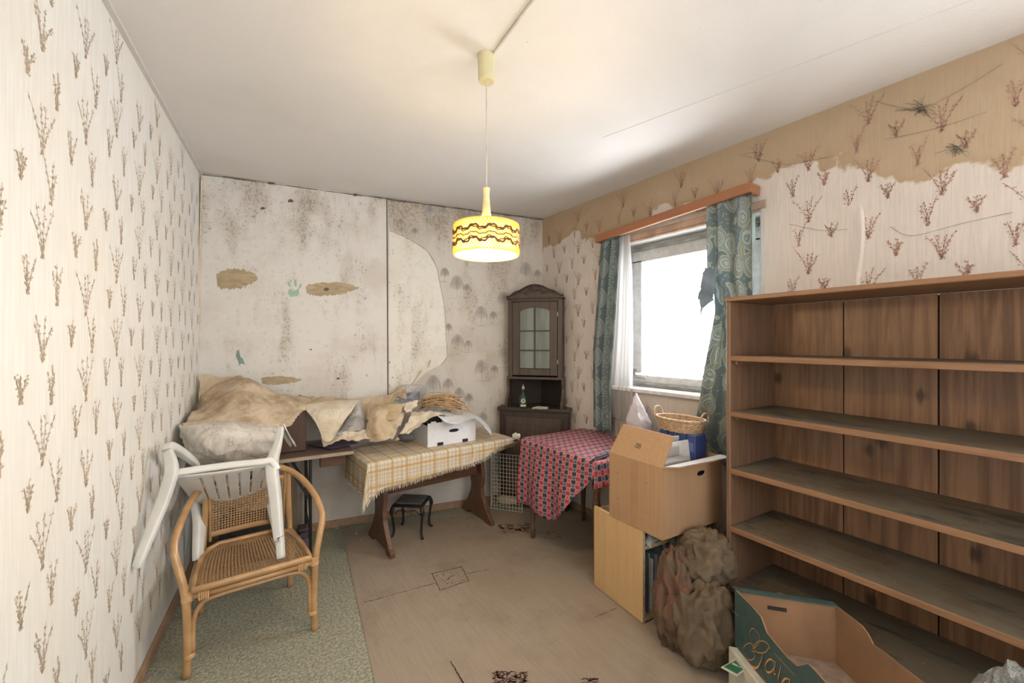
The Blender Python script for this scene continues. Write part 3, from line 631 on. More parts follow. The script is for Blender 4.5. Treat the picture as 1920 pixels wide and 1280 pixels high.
# ---- dining trestle table + plaid cloth
zt = .68; A = PF(690.7, 870, zt); B = PF(958, 822.5, zt); ea = (B-A).normalized(); eb = Vector((-ea.y, ea.x, 0)); TL = (B-A).length-.01; TWd = .485
if eb.dot(cw(0, 1, 0)) < 0: eb = -eb
RT = Matrix((ea, eb, Z)).transposed()
def D(a, b_, z): return Vector((A.x, A.y, 0))+ea*a+eb*b_+Z*z
MTW = wood('red_brown_table_wood', (.155, .075, .042), (.06, .028, .016), 'x', .4, 24)
dt = thing('trestle_table', 'dark brown wooden dining table on shaped trestle legs under the yellow plaid cloth', 'table', D(TL/2, TWd/2, 0))
g = MB(); g.box(D(TL/2, TWd/2, zt-.018), (TL-.01, TWd-.01, .028), RT, .004); g.build('tabletop', MTW, dt)
g = MB(); g.box(D(TL/2, TWd/2, zt-.075), (TL-.24, .36, .085), RT, .003); g.build('apron', MTW, dt)
g = MB(); g.box(D(TL/2, TWd/2, .43), (TL-.30, .024, .13), RT, .004); g.build('stretcher', MTW, dt)
prof = [(.0, 0), (.0, .035), (.03, .055), (.09, .13), (.14, .21), (.15, .27), (.135, .33), (.13, .40), (.15, .48), (.12, .55), (.09, .60), (.09, .655)]
for a0 in (.17, TL-.16):
    w = TWd-.03; out = [(p[0]+.015, p[1]) for p in prof]+[(w-p[0]+.015, p[1]) for p in prof[::-1]]; out = out[:-1]+[(w+.015, 0), (w-.08, 0), (w-.10, .03), (.115, .03), (.095, 0)]
    g = MB(); g.prism([(p[0], p[1]) for p in out], D(a0-.017, 0, 0), eb, Z, ea*.034); g.build('trestle_leg', MTW, dt, bevel=.005)
# cloth
m, nt, b = newmat('amber_plaid_weave'); uvn = nt.nodes.new('ShaderNodeTexCoord').outputs['UV']; x, y, z = sep(nt, uvn)
def lines(nt, s, per, off, w): 
    fr_ = M_(nt, 'FRACT', M_(nt, 'ADD', M_(nt, 'DIVIDE', s, per), off)); return M_(nt, 'LESS_THAN', M_(nt, 'ABSOLUTE', M_(nt, 'SUBTRACT', fr_, .5)), w/per/2)
c = mixc(nt, step(nt, noi(nt, coords(nt), 260, 2), .35, .65), (.66, .60, .49), (.54, .48, .37))
for s in (x, y):
    c = mixc(nt, M_(nt, 'MULTIPLY', lines(nt, s, .030, .1, .0042), .6), c, (.30, .26, .20))
    c = mixc(nt, M_(nt, 'MULTIPLY', lines(nt, s, .105, .0, .017), .68), c, (.50, .27, .06))
    c = mixc(nt, M_(nt, 'MULTIPLY', lines(nt, s, .105, .34, .005), .55), c, (.46, .27, .09))
link(nt, c, b.inputs['Base Color']); b.inputs['Roughness'].default_value = .9; bump(nt, b, noi(nt, coords(nt), 320, 2), .4, .002); MPLAID = m
DR = [(0, .235), (.1, .185), (.3, .175), (.55, .15), (.75, .145), (.9, .12), (1.0, .07), (TL, .04)]
def dropf(a): return interp(DR, a)
nz = lambda a, s=0: noise.noise(Vector((a*7, s, 0)))
def clothf(u, v):                               # u along length (incl. left drop), v from front hem to back
    a = lerp(-.22, TL+.03, u); zz = zt+.001
    if a < 0: dl_ = min(.22, -a)
    else: dl_ = 0
    hem = dropf(max(a, 0)); w = v*1.45
    bb = lerp(-hem, TWd-.02, min(1, max(0, v)))
    ax = max(a, 0); z_ = zt; off = 0
    dp_ = math.hypot(dl_, min(bb, 0)); off = 0
    if dp_ > 0:
        ph = math.atan2(-min(bb, 0), dl_); cr2 = math.sin(2*ph)**2; z_ -= dp_*(.97-.12*cr2); wv2 = math.sin(ax*26+nz(ax)*3+max(bb, 0)*30)**2
        ex = .008+dp_*(.05*wv2+.22*cr2); off = -math.sin(ph)*ex; ax -= math.cos(ph)*ex
    p = D(ax, max(bb, 0)+off, z_+.0015)
    if bb >= 0 and dl_ == 0: p += Z*(.003+.003*noise.noise(Vector((a*9, bb*9, 2))))
    return p
pc = MB(); pc.grid(clothf, 90, 60, lambda u, v: (lerp(-.22, TL+.03, u), lerp(-dropf(max(lerp(-.22, TL+.03, u), 0)), TWd, v)))
plc = thing('plaid_tablecloth', 'cream and amber plaid fringed cloth draped askew over the trestle table', 'tablecloth', D(TL/2, TWd/2, zt))
pc.build('cloth', MPLAID, plc, smooth=True, solid=.002)
g = MB(); r = random.Random(6)
def fringe(fn, n):
    for k in range(n):
        p = fn(k/n); s = r.uniform(.016, .028); q = p+Vector((r.uniform(-.006, .006), r.uniform(-.006, .006), -s)); w = ea*.0016 if k % 2 else eb*.0016
        g.add([p-w+Z*.003, p+w+Z*.003, q+w*.6, q-w*.6], [(0, 1, 2, 3)])
fringe(lambda t: clothf(t, 0), 420); fringe(lambda t: clothf(0, t), 190); fringe(lambda t: clothf(1, t*.5), 60)
stuff(g.build('fringe', plain('cream_fringe', (.62, .56, .44), .9), plc))
# ---- folding table
zf = .72; FA = PF(663, 844, zf); FB = PF(527, 861, zf); fe = (FB-FA).normalized(); fb = Vector((-fe.y, fe.x, 0))
if fb.dot(cw(0, 1, 0)) < 0: fb = -fb
RF = Matrix((fe, fb, Z)).transposed(); FL_, FW = .84, .47
def G(a, b_, z): return Vector((FA.x, FA.y, 0))+fe*a+fb*b_+Z*z
MFT = wood('brown_folding_top', (.21, .15, .115), (.10, .07, .055), 'x', .4, 24); MBLK = plain('black_enamel', (.018, .018, .018), .35, .1)
ft = thing('folding_table', 'brown folding table with thin black metal legs standing left of the plaid table', 'table', G(FL_/2, FW/2, 0))
g = MB(); g.box(G(FL_/2, FW/2, zf-.014), (FL_, FW, .026), RF, .004); g.build('tabletop', MFT, ft); g = MB(); g.box(G(FL_/2, -.0005, zf-.014), (FL_, .003, .022), RF); g.build('edge_band', plain('metal_edge', (.45, .36, .28), .3, metal=.3), ft)
g = MB(); g.box(G(.12, .11, zf-.07), (.17, .05, .085), RF, .003); g.build('drawer_block', MTW, ft)
for a in (.27, FL_-.12):
    for b_ in (.03, FW-.04):
        g = MB(); g.sweep([G(a, b_, 0), G(a, b_, .012), G(a, b_, .03), G(a, b_, zf-.03)], [.014, .014, .010, .010], 8); g.build('leg', MBLK, ft)
    for b_ in (.03, FW-.04):
        g = MB(); g.bar(G(a, b_, .42), G(a+.15*(1 if a < .4 else -1), b_, zf-.03), .006, .018); g.build('brace', MBLK, ft)
    g = MB(); g.bar(G(a, .03, .20), G(a, FW-.04, .20), .012, .012); g.build('crossbar', MBLK, ft); g = MB(); g.bar(G(a, .03, .68), G(a, FW-.04, .68), .012, .02); g.build('crossbar', MBLK, ft)
    g = MB(); g.bar(G(a, .04, .66), G(a, FW-.05, .22), .006, .02); g.bar(G(a, .04, .22), G(a, FW-.05, .66), .006, .02); g.build('cross_brace', MBLK, ft)
# ---- checked table + cloth
zc = .745; X0, X1, Y0, Y1 = 1.862, 2.50, 1.80, 2.535
MT2 = wood('dark_turned_wood', (.12, .065, .04), (.05, .025, .015), 'y', .4, 24)
ct = thing('side_table', 'square dark wooden table with turned legs under the red and navy checked cloth', 'table', ((X0+X1)/2, (Y0+Y1)/2, 0))
g = MB(); g.box(((X0+X1)/2, (Y0+Y1)/2+.01, zc-.014), (X1-X0, Y1-Y0+.02, .024), bev=.004); g.build('tabletop', MT2, ct)
g = MB()
for c_, s_ in ((((X0+X1)/2, Y0+.05, zc-.07), (X1-X0-.1, .02, .09)), (((X0+X1)/2, Y1-.05, zc-.07), (X1-X0-.1, .02, .09)), ((X0+.05, (Y0+Y1)/2, zc-.07), (.02, Y1-Y0-.1, .09)), ((X1-.05, (Y0+Y1)/2, zc-.07), (.02, Y1-Y0-.1, .09))): g.box(c_, s_)
g.build('apron', MT2, ct)
for x_ in (X0+.045, X1-.06):
    for y_ in (Y0+.03, Y1-.045):
        if x_ < 2 and y_ > 2.2: x_, y_ = X0+.05, Y1-.05
        g = MB(); g.lathe((x_, y_, 0), [(.012, 0), (.017, .01), (.016, .05), (.022, .07), (.014, .085), (.022, .25), (.026, .45), (.018, .55), (.027, .565), (.027, .60), (.024, .605), (.024, zc-.03)], 16); g.build('leg', MT2, ct, smooth=True)
g = MB(); g.lathe((X0+.045, Y0-.005, 0), [(.02, 0), (.024, .006), (.022, .035), (.017, .04)], 12); g.build('foot_cap', plain('yellow_plastic', (.6, .42, .03), .5), ct)
m, nt, b = newmat('red_navy_check'); uvn = nt.nodes.new('ShaderNodeTexCoord').outputs['UV']; x, y, z = sep(nt, uvn); cell = .033
i_ = M_(nt, 'FLOOR', M_(nt, 'DIVIDE', x, cell)); j_ = M_(nt, 'FLOOR', M_(nt, 'DIVIDE', y, cell*.8)); fx = M_(nt, 'SUBTRACT', M_(nt, 'FRACT', M_(nt, 'DIVIDE', x, cell)), .5); fy = M_(nt, 'SUBTRACT', M_(nt, 'FRACT', M_(nt, 'DIVIDE', y, cell*.8)), .5)
pm = lambda a: M_(nt, 'FLOORED_MODULO', a, 2.0); p1_ = pm(M_(nt, 'ADD', i_, j_)); pj = pm(i_)
dist_ = M_(nt, 'SQRT', M_(nt, 'ADD', M_(nt, 'MULTIPLY', fx, fx), M_(nt, 'MULTIPLY', fy, fy)))
red = mixc(nt, pj, (.38, .025, .045), (.40, .03, .05)); c1 = mixc(nt, pj, (.38, .02, .04), (.022, .026, .05)); c2 = mixc(nt, pj, (.44, .17, .16), (.17, .17, .20))
c2 = mixc(nt, step(nt, dist_, .26, .2), c2, mixc(nt, pj, (.40, .06, .07), (.05, .055, .09)))
c = mixc(nt, p1_, c1, c2); edge = M_(nt, 'GREATER_THAN', M_(nt, 'MAXIMUM', M_(nt, 'ABSOLUTE', fx), M_(nt, 'ABSOLUTE', fy)), .455)
c = mixc(nt, M_(nt, 'MULTIPLY', edge, .6), c, (.50, .34, .36)); bd = M_(nt, 'GREATER_THAN', y, .74*1.0)
link(nt, c, b.inputs['Base Color']); b.inputs['Roughness'].default_value = .62; b.inputs['Specular IOR Level'].default_value = .6; bump(nt, b, noi(nt, coords(nt), 250, 2), .25, .001); MCHK = m
HG = [(Y0, .10), (1.86, .17), (1.93, .24), (2.02, .37), (2.12, .47), (2.2, .50), (2.3, .485), (2.4, .47), (2.5, .48), (Y1+.02, .49)]
def chk(u, v):
    y_ = lerp(Y0-.012, Y1+.012, u); hang = interp(HG, y_); s = lerp(-hang, X1-X0-.01, v); x_ = X0+max(s, 0); z_ = zc
    if s < 0: z_ += s*.98; x_ = X0-.012-.035*min(1, -s*3)*(.5+.5*math.sin(y_*22+1))*(1-.3*(y_-Y0))-.02*min(1, -s*3)
    else: z_ += .003+.010*max(0, noise.noise(Vector((x_*5, y_*7, 3))))+(.012*max(0, noise.noise(Vector((x_*14, y_*14, 6)))) if x_ > 2.0 and y_ < 2.05 else 0)
    return Vector((x_, y_, z_))
g = MB(); g.grid(chk, 60, 60, lambda u, v: (lerp(Y0, Y1, u)*1.0, lerp(-interp(HG, lerp(Y0, Y1, u)), X1-X0, v)))
def flap(u, v):
    x_ = lerp(X0-.02, X1-.1, u); d_ = v*(.16-.05*u); return Vector((x_, Y0-.013-.03*v*(.5+.5*math.sin(x_*30)), zc+.003-d_))
g.grid(flap, 30, 8, lambda u, v: (Y0-v*.15, u*.6)); ckc = tag(g.build('checked_tablecloth', MCHK, loc=((X0+X1)/2, (Y0+Y1)/2, zc), smooth=True, solid=.002), 'red, navy and pink checked cloth draped over the side table by the window', 'tablecloth')
# ---- rattan armchair
M0 = (PF(350, 1270)+PF(590, 1180))/2; rx = (PF(590, 1180)-PF(350, 1270)).normalized(); ry = Vector((-rx.y, rx.x, 0)); RR = Matrix((rx, ry, Z)).transposed()
def Q(a, b_, z): return M0+rx*a+ry*b_+Z*z
m, nt, b = newmat('honey_rattan'); v = coords(nt); f = noi(nt, v, 9, 3); c = mixc(nt, step(nt, f, .35, .65), (.50, .30, .14), (.38, .215, .095)); c = mixc(nt, M_(nt, 'MULTIPLY', step(nt, noi(nt, v, 45, 3), .6, .75), .4), c, (.28, .14, .06))
link(nt, c, b.inputs['Base Color']); b.inputs['Roughness'].default_value = .3; b.inputs['Coat Weight'].default_value = .35; MRAT = m
MBIND = plain('pale_cane_binding', (.58, .36, .18), .45, .15, 60); MCANE = plain('woven_cane', (.40, .25, .13), .5, .15, 60); MCANED = plain('woven_cane_seat', (.33, .20, .10), .5, .15, 60)
rc = thing('rattan_armchair', 'honey coloured rattan armchair with cane seat and back by the left wall', 'chair', M0)
hw_ = .26; hoopL = [(-hw_, .0, 0), (-hw_+.004, .004, .18), (-hw_-.004, 0, .36), (-.285, .02, .46), (-.305, .05, .56), (-.285, .13, .645), (-.235, .28, .715), (-.15, .40, .755), (0, .45, .765)]
hoop = smooth_path([Q(*p) for p in hoopL]+[Q(-p[0], p[1], p[2]) for p in hoopL[-2::-1]], 5)
g = MB(); g.sweep(hoop, .0165, 10); g.build('arm_hoop', MRAT, rc, smooth=True)
for s in (-1, 1):
    g = MB(); g.sweep(smooth_path([Q(s*.215, .50, 0), Q(s*.212, .47, .2), Q(s*.205, .44, .40), Q(s*.195, .41, .58), Q(s*.19, .395, .735)], 5), .0155, 10); g.build('back_leg', MRAT, rc, smooth=True)
    g = MB(); g.sweep(smooth_path([Q(s*.245, .0, .36), Q(s*.235, .22, .362), Q(s*.21, .44, .365)], 5), .014, 8); g.build('seat_rail', MRAT, rc, smooth=True)
    g = MB(); g.sweep(smooth_path([Q(s*.265, .025, .12), Q(s*.255, .03, .28), Q(s*.24, .11, .335), Q(s*.235, .25, .345), Q(s*.232, .38, .335), Q(s*.228, .45, .28), Q(s*.228, .48, .10)], 5), .011, 8); g.build('side_arch', MRAT, rc, smooth=True)
g = MB(); g.sweep([Q(-.25, -.004, .352), Q(0, -.012, .352), Q(.25, -.004, .352)], .014, 8); g.build('front_rail', MRAT, rc, smooth=True)
g = MB(); g.sweep([Q(-.21, .44, .362), Q(.21, .44, .362)], .013, 8); g.build('rear_rail', MRAT, rc)
g = MB(); g.sweep(smooth_path([Q(-.238, .006, .10), Q(-.235, .006, .24), Q(-.205, .006, .305), Q(-.15, .004, .322), Q(0, .002, .325), Q(.15, .004, .322), Q(.205, .006, .305), Q(.235, .006, .24), Q(.238, .006, .10)], 5), .0105, 8); g.build('front_arch', MRAT, rc, smooth=True)
for s in (-1, 1):
    for z, w in ((.352, .02), (.10, .0165)):
        g = MB()
        for k in range(5 if z > .2 else 2): g.lathe(Q(s*(hw_-(.004 if z > .2 else .01)), .002, z-.016+.008*k), [(w, 0), (w+.0045, .002), (w+.0045, .006), (w, .008)], 12)
        g.build('cane_binding', MBIND, rc)
    g = MB()
    for k in range(5): g.box(Q(s*(.215-.008*k), -.008, .352), (.0065, .036, .038), RR, .003)
    g.build('cane_binding', MBIND, rc)
# seat
def seat_out(b_): return .235-.055*(b_/.44)**2
def seatp(u, v, dz=0):
    b_ = -.02+.45*v; w = seat_out(max(b_, 0))*(1-.25*max(0, v-.85)/.15); return Q(lerp(-w, w, u), b_, .388-.012*math.sin(math.pi*u)*math.sin(math.pi*v)+dz)
g = MB(); rim_ = [seatp(0, k/8, -.004) for k in range(9)]+[seatp(k/8, 1, -.004) for k in range(1, 8)]+[seatp(1, 1-k/8, -.004) for k in range(9)]+[seatp(1-k/8, 0, -.004) for k in range(1, 8)]
g.sweep(rim_, (.012, .016), 8, closed=True); g.build('seat_frame', MRAT, rc, smooth=True)
def cane(fn, nu, nv, hole, mat, name):
    g = MB()
    for i in range(nu):
        for j in range(nv):
            q = [fn((i+a)/nu, (j+b_)/nv) for a, b_ in ((0, 0), (.5, 0), (1, 0), (1, .5), (1, 1), (.5, 1), (0, 1), (0, .5))]
            h_ = [fn((i+.5+hole*math.cos(t))/nu, (j+.5+hole*math.sin(t))/nv) for t in [math.radians(225+45*k) for k in range(8)]]
            g.add(q+h_, [(k, (k+1) % 8, 8+(k+1) % 8, 8+k) for k in range(8)])
    return g.build(name, mat, rc)
cane(lambda u, v: seatp(.03+.94*u, .03+.94*v), 30, 28, .30, MCANED, 'cane_seat')
def backp(u, v): a = lerp(-.175, .175, u); return Q(a, .455-.02*v*1.6+.012*math.cos(a*9)-.045*v, .435+.27*v)
cane(backp, 26, 18, .34, MCANE, 'cane_back')
g = MB(); g.sweep([backp(0, 0), backp(.5, 0), backp(1, 0)], (.009, .014), 8); g.build('back_slat', MRAT, rc); g = MB(); g.sweep([backp(0, 1), backp(.5, 1), backp(1, 1)], (.009, .012), 8); g.build('back_slat', MRAT, rc)
for u in (0, 1):
    g = MB(); g.sweep([backp(u, -.12), backp(u, .5), backp(u, 1.12)], (.016, .008), 8); g.build('back_stile', MRAT, rc)
# ---- white plastic garden chair leaning on it
MPL = plain('white_resin', (.64, .64, .62), .32, .05, 8, .05, 60)
pcb = P(430, 1000, 2.1); wc = thing('plastic_garden_chair', 'white plastic garden armchair tipped back onto the rattan armchair', 'chair', (P(375, 1050, 2.05).x, P(375, 1050, 2.05).y, .39))
FLt, FRt = P(326, 888, 1.90), P(508, 864, 2.15); RLt, RRt = P(368, 948, 2.27), P(496, 928, 2.45)
g = MB(); rimp = smooth_path([P(308, 915, 1.875), P(318, 893, 1.885), FLt, P(350, 883, 1.93), P(430, 872, 2.04), P(490, 866, 2.12), FRt, P(520, 880, 2.16)], 6)
g.sweep(rimp, [(.012, .017)]*len(rimp), 10, sq=.6); g.build('seat_rim', MPL, wc, smooth=True)
def leg(name, pts, rads):
    g = MB(); p = smooth_path(pts, 6); n = len(p); rr = []
    for k in range(n):
        t = k/(n-1)*(len(rads)-1); i = min(int(t), len(rads)-2); rr.append((lerp(rads[i][0], rads[i+1][0], t-i), lerp(rads[i][1], rads[i+1][1], t-i)))
    g.sweep(p, rr, 12, sq=.38, up=(cs, -sn, 0)); return g.build(name, MPL, wc, smooth=True)
leg('front_leg', [P(314, 845, 1.93), P(322, 880, 1.89), P(310, 925, 1.86), P(285, 990, 1.79), P(262, 1048, 1.73), P(256, 1063, 1.72)], [(.012, .020), (.016, .026), (.015, .026), (.014, .023), (.012, .018), (.011, .015)])
leg('front_leg', [P(527, 800, 2.30), P(520, 835, 2.25), P(510, 872, 2.17), P(516, 930, 2.12), P(522, 1000, 2.075), P(524, 1008, 2.07)], [(.010, .016), (.014, .020), (.026, .028), (.024, .026), (.020, .022), (.020, .020)])
leg('foot', [P(524, 1000, 2.085), P(527, 1046, 2.055)], [(.018, .018), (.016, .016)])
leg('rear_leg', [P(368, 938, 2.26), P(374, 975, 2.20), P(372, 1020, 2.13), P(371, 1050, 2.10)], [(.042, .020), (.036, .020), (.028, .018), (.024, .016)])
leg('rear_leg', [P(508, 925, 2.44), P(514, 960, 2.41), P(520, 990, 2.37), P(524, 1018, 2.32)], [(.038, .024), (.034, .022), (.028, .02), (.024, .018)])
leg('armrest', [P(314, 845, 1.93), P(318, 838, 1.96), P(340, 848, 2.06), P(366, 868, 2.16), P(372, 880, 2.2)], [(.018, .02), (.022, .022), (.02, .018), (.016, .014), (.012, .012)])
g = MB(); arm = [P(527, 800, 2.30), P(533, 812, 2.38), P(540, 824, 2.46), P(546, 832, 2.52)]
def armf(u, v): p = catgrid([arm, arm])(v, 0); return p+cw(.05*(u-.4), 0, .0)+Z*(.016*math.cos(u*9.5))
g.grid(armf, 20, 12); g.build('armrest', MPL, wc, smooth=True, solid=.006)
# slotted seat underside
SL, SR, BL_, BR_ = FLt+Z*-.012, FRt+Z*-.012, RLt, RRt
def seatu(u, v): p = (SL.lerp(SR, u)).lerp(BL_.lerp(BR_, u), v); return p+(Z*-.018+cw(0, -.01, 0))*math.sin(math.pi*u)*math.sin(math.pi*v*.5+.3)-Z*.018*math.sin(math.pi*u)*v
g = MB(); nu = 44; nv = 20; fs = []; base = [seatu(i/nu, j/nv) for j in range(nv+1) for i in range(nu+1)]
for j in range(nv):
    for i in range(nu):
        if 2 <= j <= 13 and i % 6 == 4 and 6 < i < 42: continue
        fs.append((j*(nu+1)+i, j*(nu+1)+i+1, (j+1)*(nu+1)+i+1, (j+1)*(nu+1)+i))
g.add(base, fs); g.build('slotted_seat', MPL, wc, smooth=True, solid=.004)
leg('rear_rim', [P(352, 938, 2.24), P(368, 950, 2.26), P(400, 948, 2.30), P(440, 944, 2.36), P(475, 934, 2.42), P(500, 922, 2.45)], [(.008, .012)]*3)
BT = [P(380, 850, 2.62), P(500, 830, 2.72)]
def backu(u, v): return BL_.lerp(BR_, u).lerp(BT[0].lerp(BT[1], u), v)+Z*(-.03*math.sin(math.pi*v))
g = MB(); fs = []; base = [backu(i/nu, j/nv) for j in range(nv+1) for i in range(nu+1)]
for j in range(nv):
    for i in range(nu):
        if 3 <= j <= 17 and i % 6 in (3, 4) and 6 < i < 42: continue
        fs.append((j*(nu+1)+i, j*(nu+1)+i+1, (j+1)*(nu+1)+i+1, (j+1)*(nu+1)+i))
g.add(base, fs); g.build('backrest', MPL, wc, smooth=True, solid=.004)
# ---- small black stool
s0 = (PF(735, 1008)+PF(793, 1011))/2; sx = (PF(793, 1011)-PF(735, 1008)).normalized(); sx = (sx+ea*.0).normalized(); sy = Vector((-sx.y, sx.x, 0)); RS = Matrix((sx, sy, Z)).transposed(); SWd = .22; SD = .20
def S_(a, b_, z): return s0+sx*a+sy*b_+Z*z
MIRON = plain('black_cast_iron', (.012, .012, .013), .4, .1)
sto = thing('low_stool', 'low black iron stool with curved cabriole legs under the trestle table', 'stool', S_(0, SD/2, 0))
g = MB(); g.box(S_(0, SD/2, .243), (SWd+.02, SD+.02, .02), RS, .006); g.build('seat_frame', MIRON, sto); g = MB(); g.box(S_(0, SD/2, .2575), (SWd-.02, SD-.02, .014), RS, .005); g.build('padded_seat', plain('worn_grey_leather', (.10, .095, .085), .5, .3, 20), sto)
for a in (-1, 1):
    for q, bb in ((-1, 0), (1, SD)):
        g = MB(); e_ = sx*a*.7+sy*q*.7; g.sweep(smooth_path([S_(a*SWd/2, bb, .235), S_(a*SWd/2, bb, .20)+e_*.014, S_(a*SWd/2, bb, .14)+e_*.004, S_(a*SWd/2, bb, .06)-e_*.006, S_(a*SWd/2, bb, .02)+e_*.004, S_(a*SWd/2, bb, .010)+e_*.022], 4), [(.015, .015)]*6+[(.009, .009)]*11+[(.011, .009)]*4, 8); g.build('cabriole_leg', MIRON, sto, smooth=True)
g = MB()
for s in (-1, 1): g.sweep([S_(s*(.035+.02*(1-k/16)*math.cos(k*.55)), -.002, .195+.02*(1-k/16)*math.sin(k*.55)) for k in range(15)], .003, 5)
g.sweep(smooth_path([S_(-.1, 0, .18), S_(-.05, 0, .215), S_(0, 0, .20), S_(.05, 0, .215), S_(.1, 0, .18)], 4), .003, 5); g.build('scrollwork', MIRON, sto)
# ---- pale magazine unit
MP = wood('pale_laminate', (.60, .40, .20), (.50, .31, .14), 'z', .5, 14, contrast=.55); MPC = plain('chipboard_edge', (.42, .31, .18), .8, .2, 60)
uA = PF(1205, 1171); uB = PF(1113.8, 1098.6); ue = (uB-uA).normalized(); un = Vector((-ue.y, ue.x, 0)); un = un if un.x > 0 else -un; RU = Matrix((ue, un, Z)).transposed(); UW = (uB-uA).length
def N_(a, b_, z): return Vector((uA.x, uA.y, 0))+ue*a+un*b_+Z*z
mu = thing('magazine_unit', 'pale wood laminate cabinet standing open side towards the bookshelf beneath the cardboard box', 'cabinet', N_(UW/2, .25, 0))
def nbox(name, a0, a1, b0, b1, z0, z1, m, par=mu): g = MB(); g.box(N_((a0+a1)/2, (b0+b1)/2, (z0+z1)/2), (a1-a0, b1-b0, z1-z0), RU, .001); return g.build(name, m, par)
UD = .60
nbox('side_panel', 0, UW, 0, .018, .0075, .485, MP); nbox('side_panel', 0, UW, UD-.018, UD, .0075, .485, MP)
nbox('front_edge', -.001, 0, 0, .018, .0075, .485, MPC)
nbox('back_panel', UW-.006, UW-.001, .018, UD-.018, .0075, .47, MPC); nbox('shelf', 0, UW-.006, .018, UD-.018, .385, .403, MPC); nbox('bottom_board', 0, UW-.006, .018, UD-.018, .012, .03, MPC)
for a_, z_ in ((UW-.04, .46), (UW-.04, .05), (UW-.045, .36)):
    g = MB(); g.box(N_(a_, -.0005, z_), (.006, .002, .006), RU); g.build('screw_cap', MPC, mu)
# ---- pendant lamp
lp = P(912, 450, 1.743); lx, ly = lp.x, lp.y
pl = thing('pendant_lamp', 'lit amber and clear glass drum pendant lamp with brown wavy bands hanging from ceiling', 'lamp', (lx, ly, CEIL))
MCAN = plain('cream_plastic', (.60, .55, .34), .4, .06); dl_ = lp.length; dd = 1.743
g = MB(); g.lathe((lx, ly, CEIL-.112), [(.012, 0), (.032, .001), (.034, .006), (.037, .104), (.036, .112)], 28); g.build('canopy', MCAN, pl, smooth=False)
zN = H+(640-353)*dd/F_PX; zN0 = H+(640-405)*dd/F_PX
g = MB(); g.sweep([(lx, ly, CEIL-.112), (lx+.001, ly, (CEIL+zN)/2), (lx, ly, zN)], .0032, 6); g.build('cord', plain('cream_cord', (.55, .50, .42), .5), pl)
g = MB(); g.lathe((lx, ly, zN0), [(.020, 0), (.019, .01), (.0155, .05), (.0125, .085), (.0145, .115), (.016, zN-zN0)], 18); g.build('neck', plain('pale_turned_neck', (.70, .56, .33), .4), pl, smooth=True)
SR = .134; zS1 = H+(640-424)*dd/F_PX; zS0 = H+(640-478)*dd/F_PX
def glowmat(name, col, e, base): 
    m, nt, b = newmat(name); b.inputs['Base Color'].default_value = (*base, 1); b.inputs['Roughness'].default_value = .15; b.inputs['Transmission Weight'].default_value = .0
    tl = nt.nodes.new('ShaderNodeBsdfTranslucent'); tl.inputs[0].default_value = (*base, 1); tp = nt.nodes.new('ShaderNodeBsdfTransparent'); tp.inputs[0].default_value = (*base, 1)
    a = nt.nodes.new('ShaderNodeMixShader'); a.inputs[0].default_value = .45; nt.links.new(tl.outputs[0], a.inputs[1]); nt.links.new(b.outputs[0], a.inputs[2])
    c_ = nt.nodes.new('ShaderNodeMixShader'); c_.inputs[0].default_value = e; nt.links.new(a.outputs[0], c_.inputs[1]); nt.links.new(tp.outputs[0], c_.inputs[2]); nt.links.new(c_.outputs[0], nt.nodes['Material Output'].inputs[0]); return m
MBEAD = glowmat('clear_amber_glass', 0, .12, (.90, .66, .26)); MINNER = glowmat('inner_pale_glass', 0, .45, (1, .93, .72)); MAMB = glowmat('amber_band_glass', 0, .15, (.92, .70, .28)); MBRN = plain('brown_glass_wave', (.16, .06, .015), .4)
g = MB(); nb = 60
def beads(zc_, r_, sz, off, g):
    for k in range(nb):
        t = 2*math.pi*(k+off)/nb; c_ = Vector((lx+r_*math.cos(t), ly+r_*math.sin(t), zc_)); o = Vector((math.cos(t), math.sin(t), 0)); q = Vector((-o.y, o.x, 0))
        g.add([c_-q*sz, c_-Z*sz, c_+q*sz, c_+Z*sz, c_+o*sz*.9, c_-o*sz*.5], [(0, 1, 4), (1, 2, 4), (2, 3, 4), (3, 0, 4), (1, 0, 5), (2, 1, 5), (3, 2, 5), (0, 3, 5)])
HS = zS1-zS0
for k, zz in enumerate((.03, .10, .17, .24)): beads(zS0+HS*zz, SR, .0066, .5*(k % 2), g)
for k, zz in enumerate((.80, .87, .94)): beads(zS0+HS*zz, SR, .0066, .5*(k % 2), g)
sd_ = stuff(g.build('glass_shade', MBEAD, pl))
g = MB(); g.grid(lambda u, v: Vector((lx+(SR-.004)*math.cos(u*2*math.pi), ly+(SR-.004)*math.sin(u*2*math.pi), zS0+HS*v)), 72, 4); g.build('inner_glass', MINNER, sd_, smooth=True)
g = MB(); g.grid(lambda u, v: Vector((lx+(SR+.001)*math.cos(u*2*math.pi), ly+(SR+.001)*math.sin(u*2*math.pi), zS0+HS*(.27+.5*v))), 72, 2); g.build('amber_band', MAMB, sd_, smooth=True)
for zz, am, rr, ph, mm in ((.72, .007, .0042, 0, MBRN), (.66, .007, .0026, .3, MBRN), (.58, .009, .0022, 0, MAMB), (.50, .005, .0026, .2, MBRN), (.42, .009, .0022, .1, MAMB), (.35, .007, .0026, .4, MBRN), (.29, .008, .0042, 0, MBRN)):
    g = MB(); g.sweep([(lx+(SR+.004)*math.cos(t), ly+(SR+.004)*math.sin(t), zS0+HS*zz+am*(math.sin(12*t+ph)+.35*math.sin(36*t))) for t in [2*math.pi*k/180 for k in range(180)]], rr, 6, closed=True); g.build('wavy_band', mm, sd_, smooth=True)
for zz in (0, 1.0):
    g = MB(); g.sweep([(lx+SR*math.cos(t), ly+SR*math.sin(t), zS0+HS*zz) for t in [2*math.pi*k/60 for k in range(60)]], .0035, 6, closed=True); g.build('rim', MBEAD, sd_, smooth=True)
g = MB()
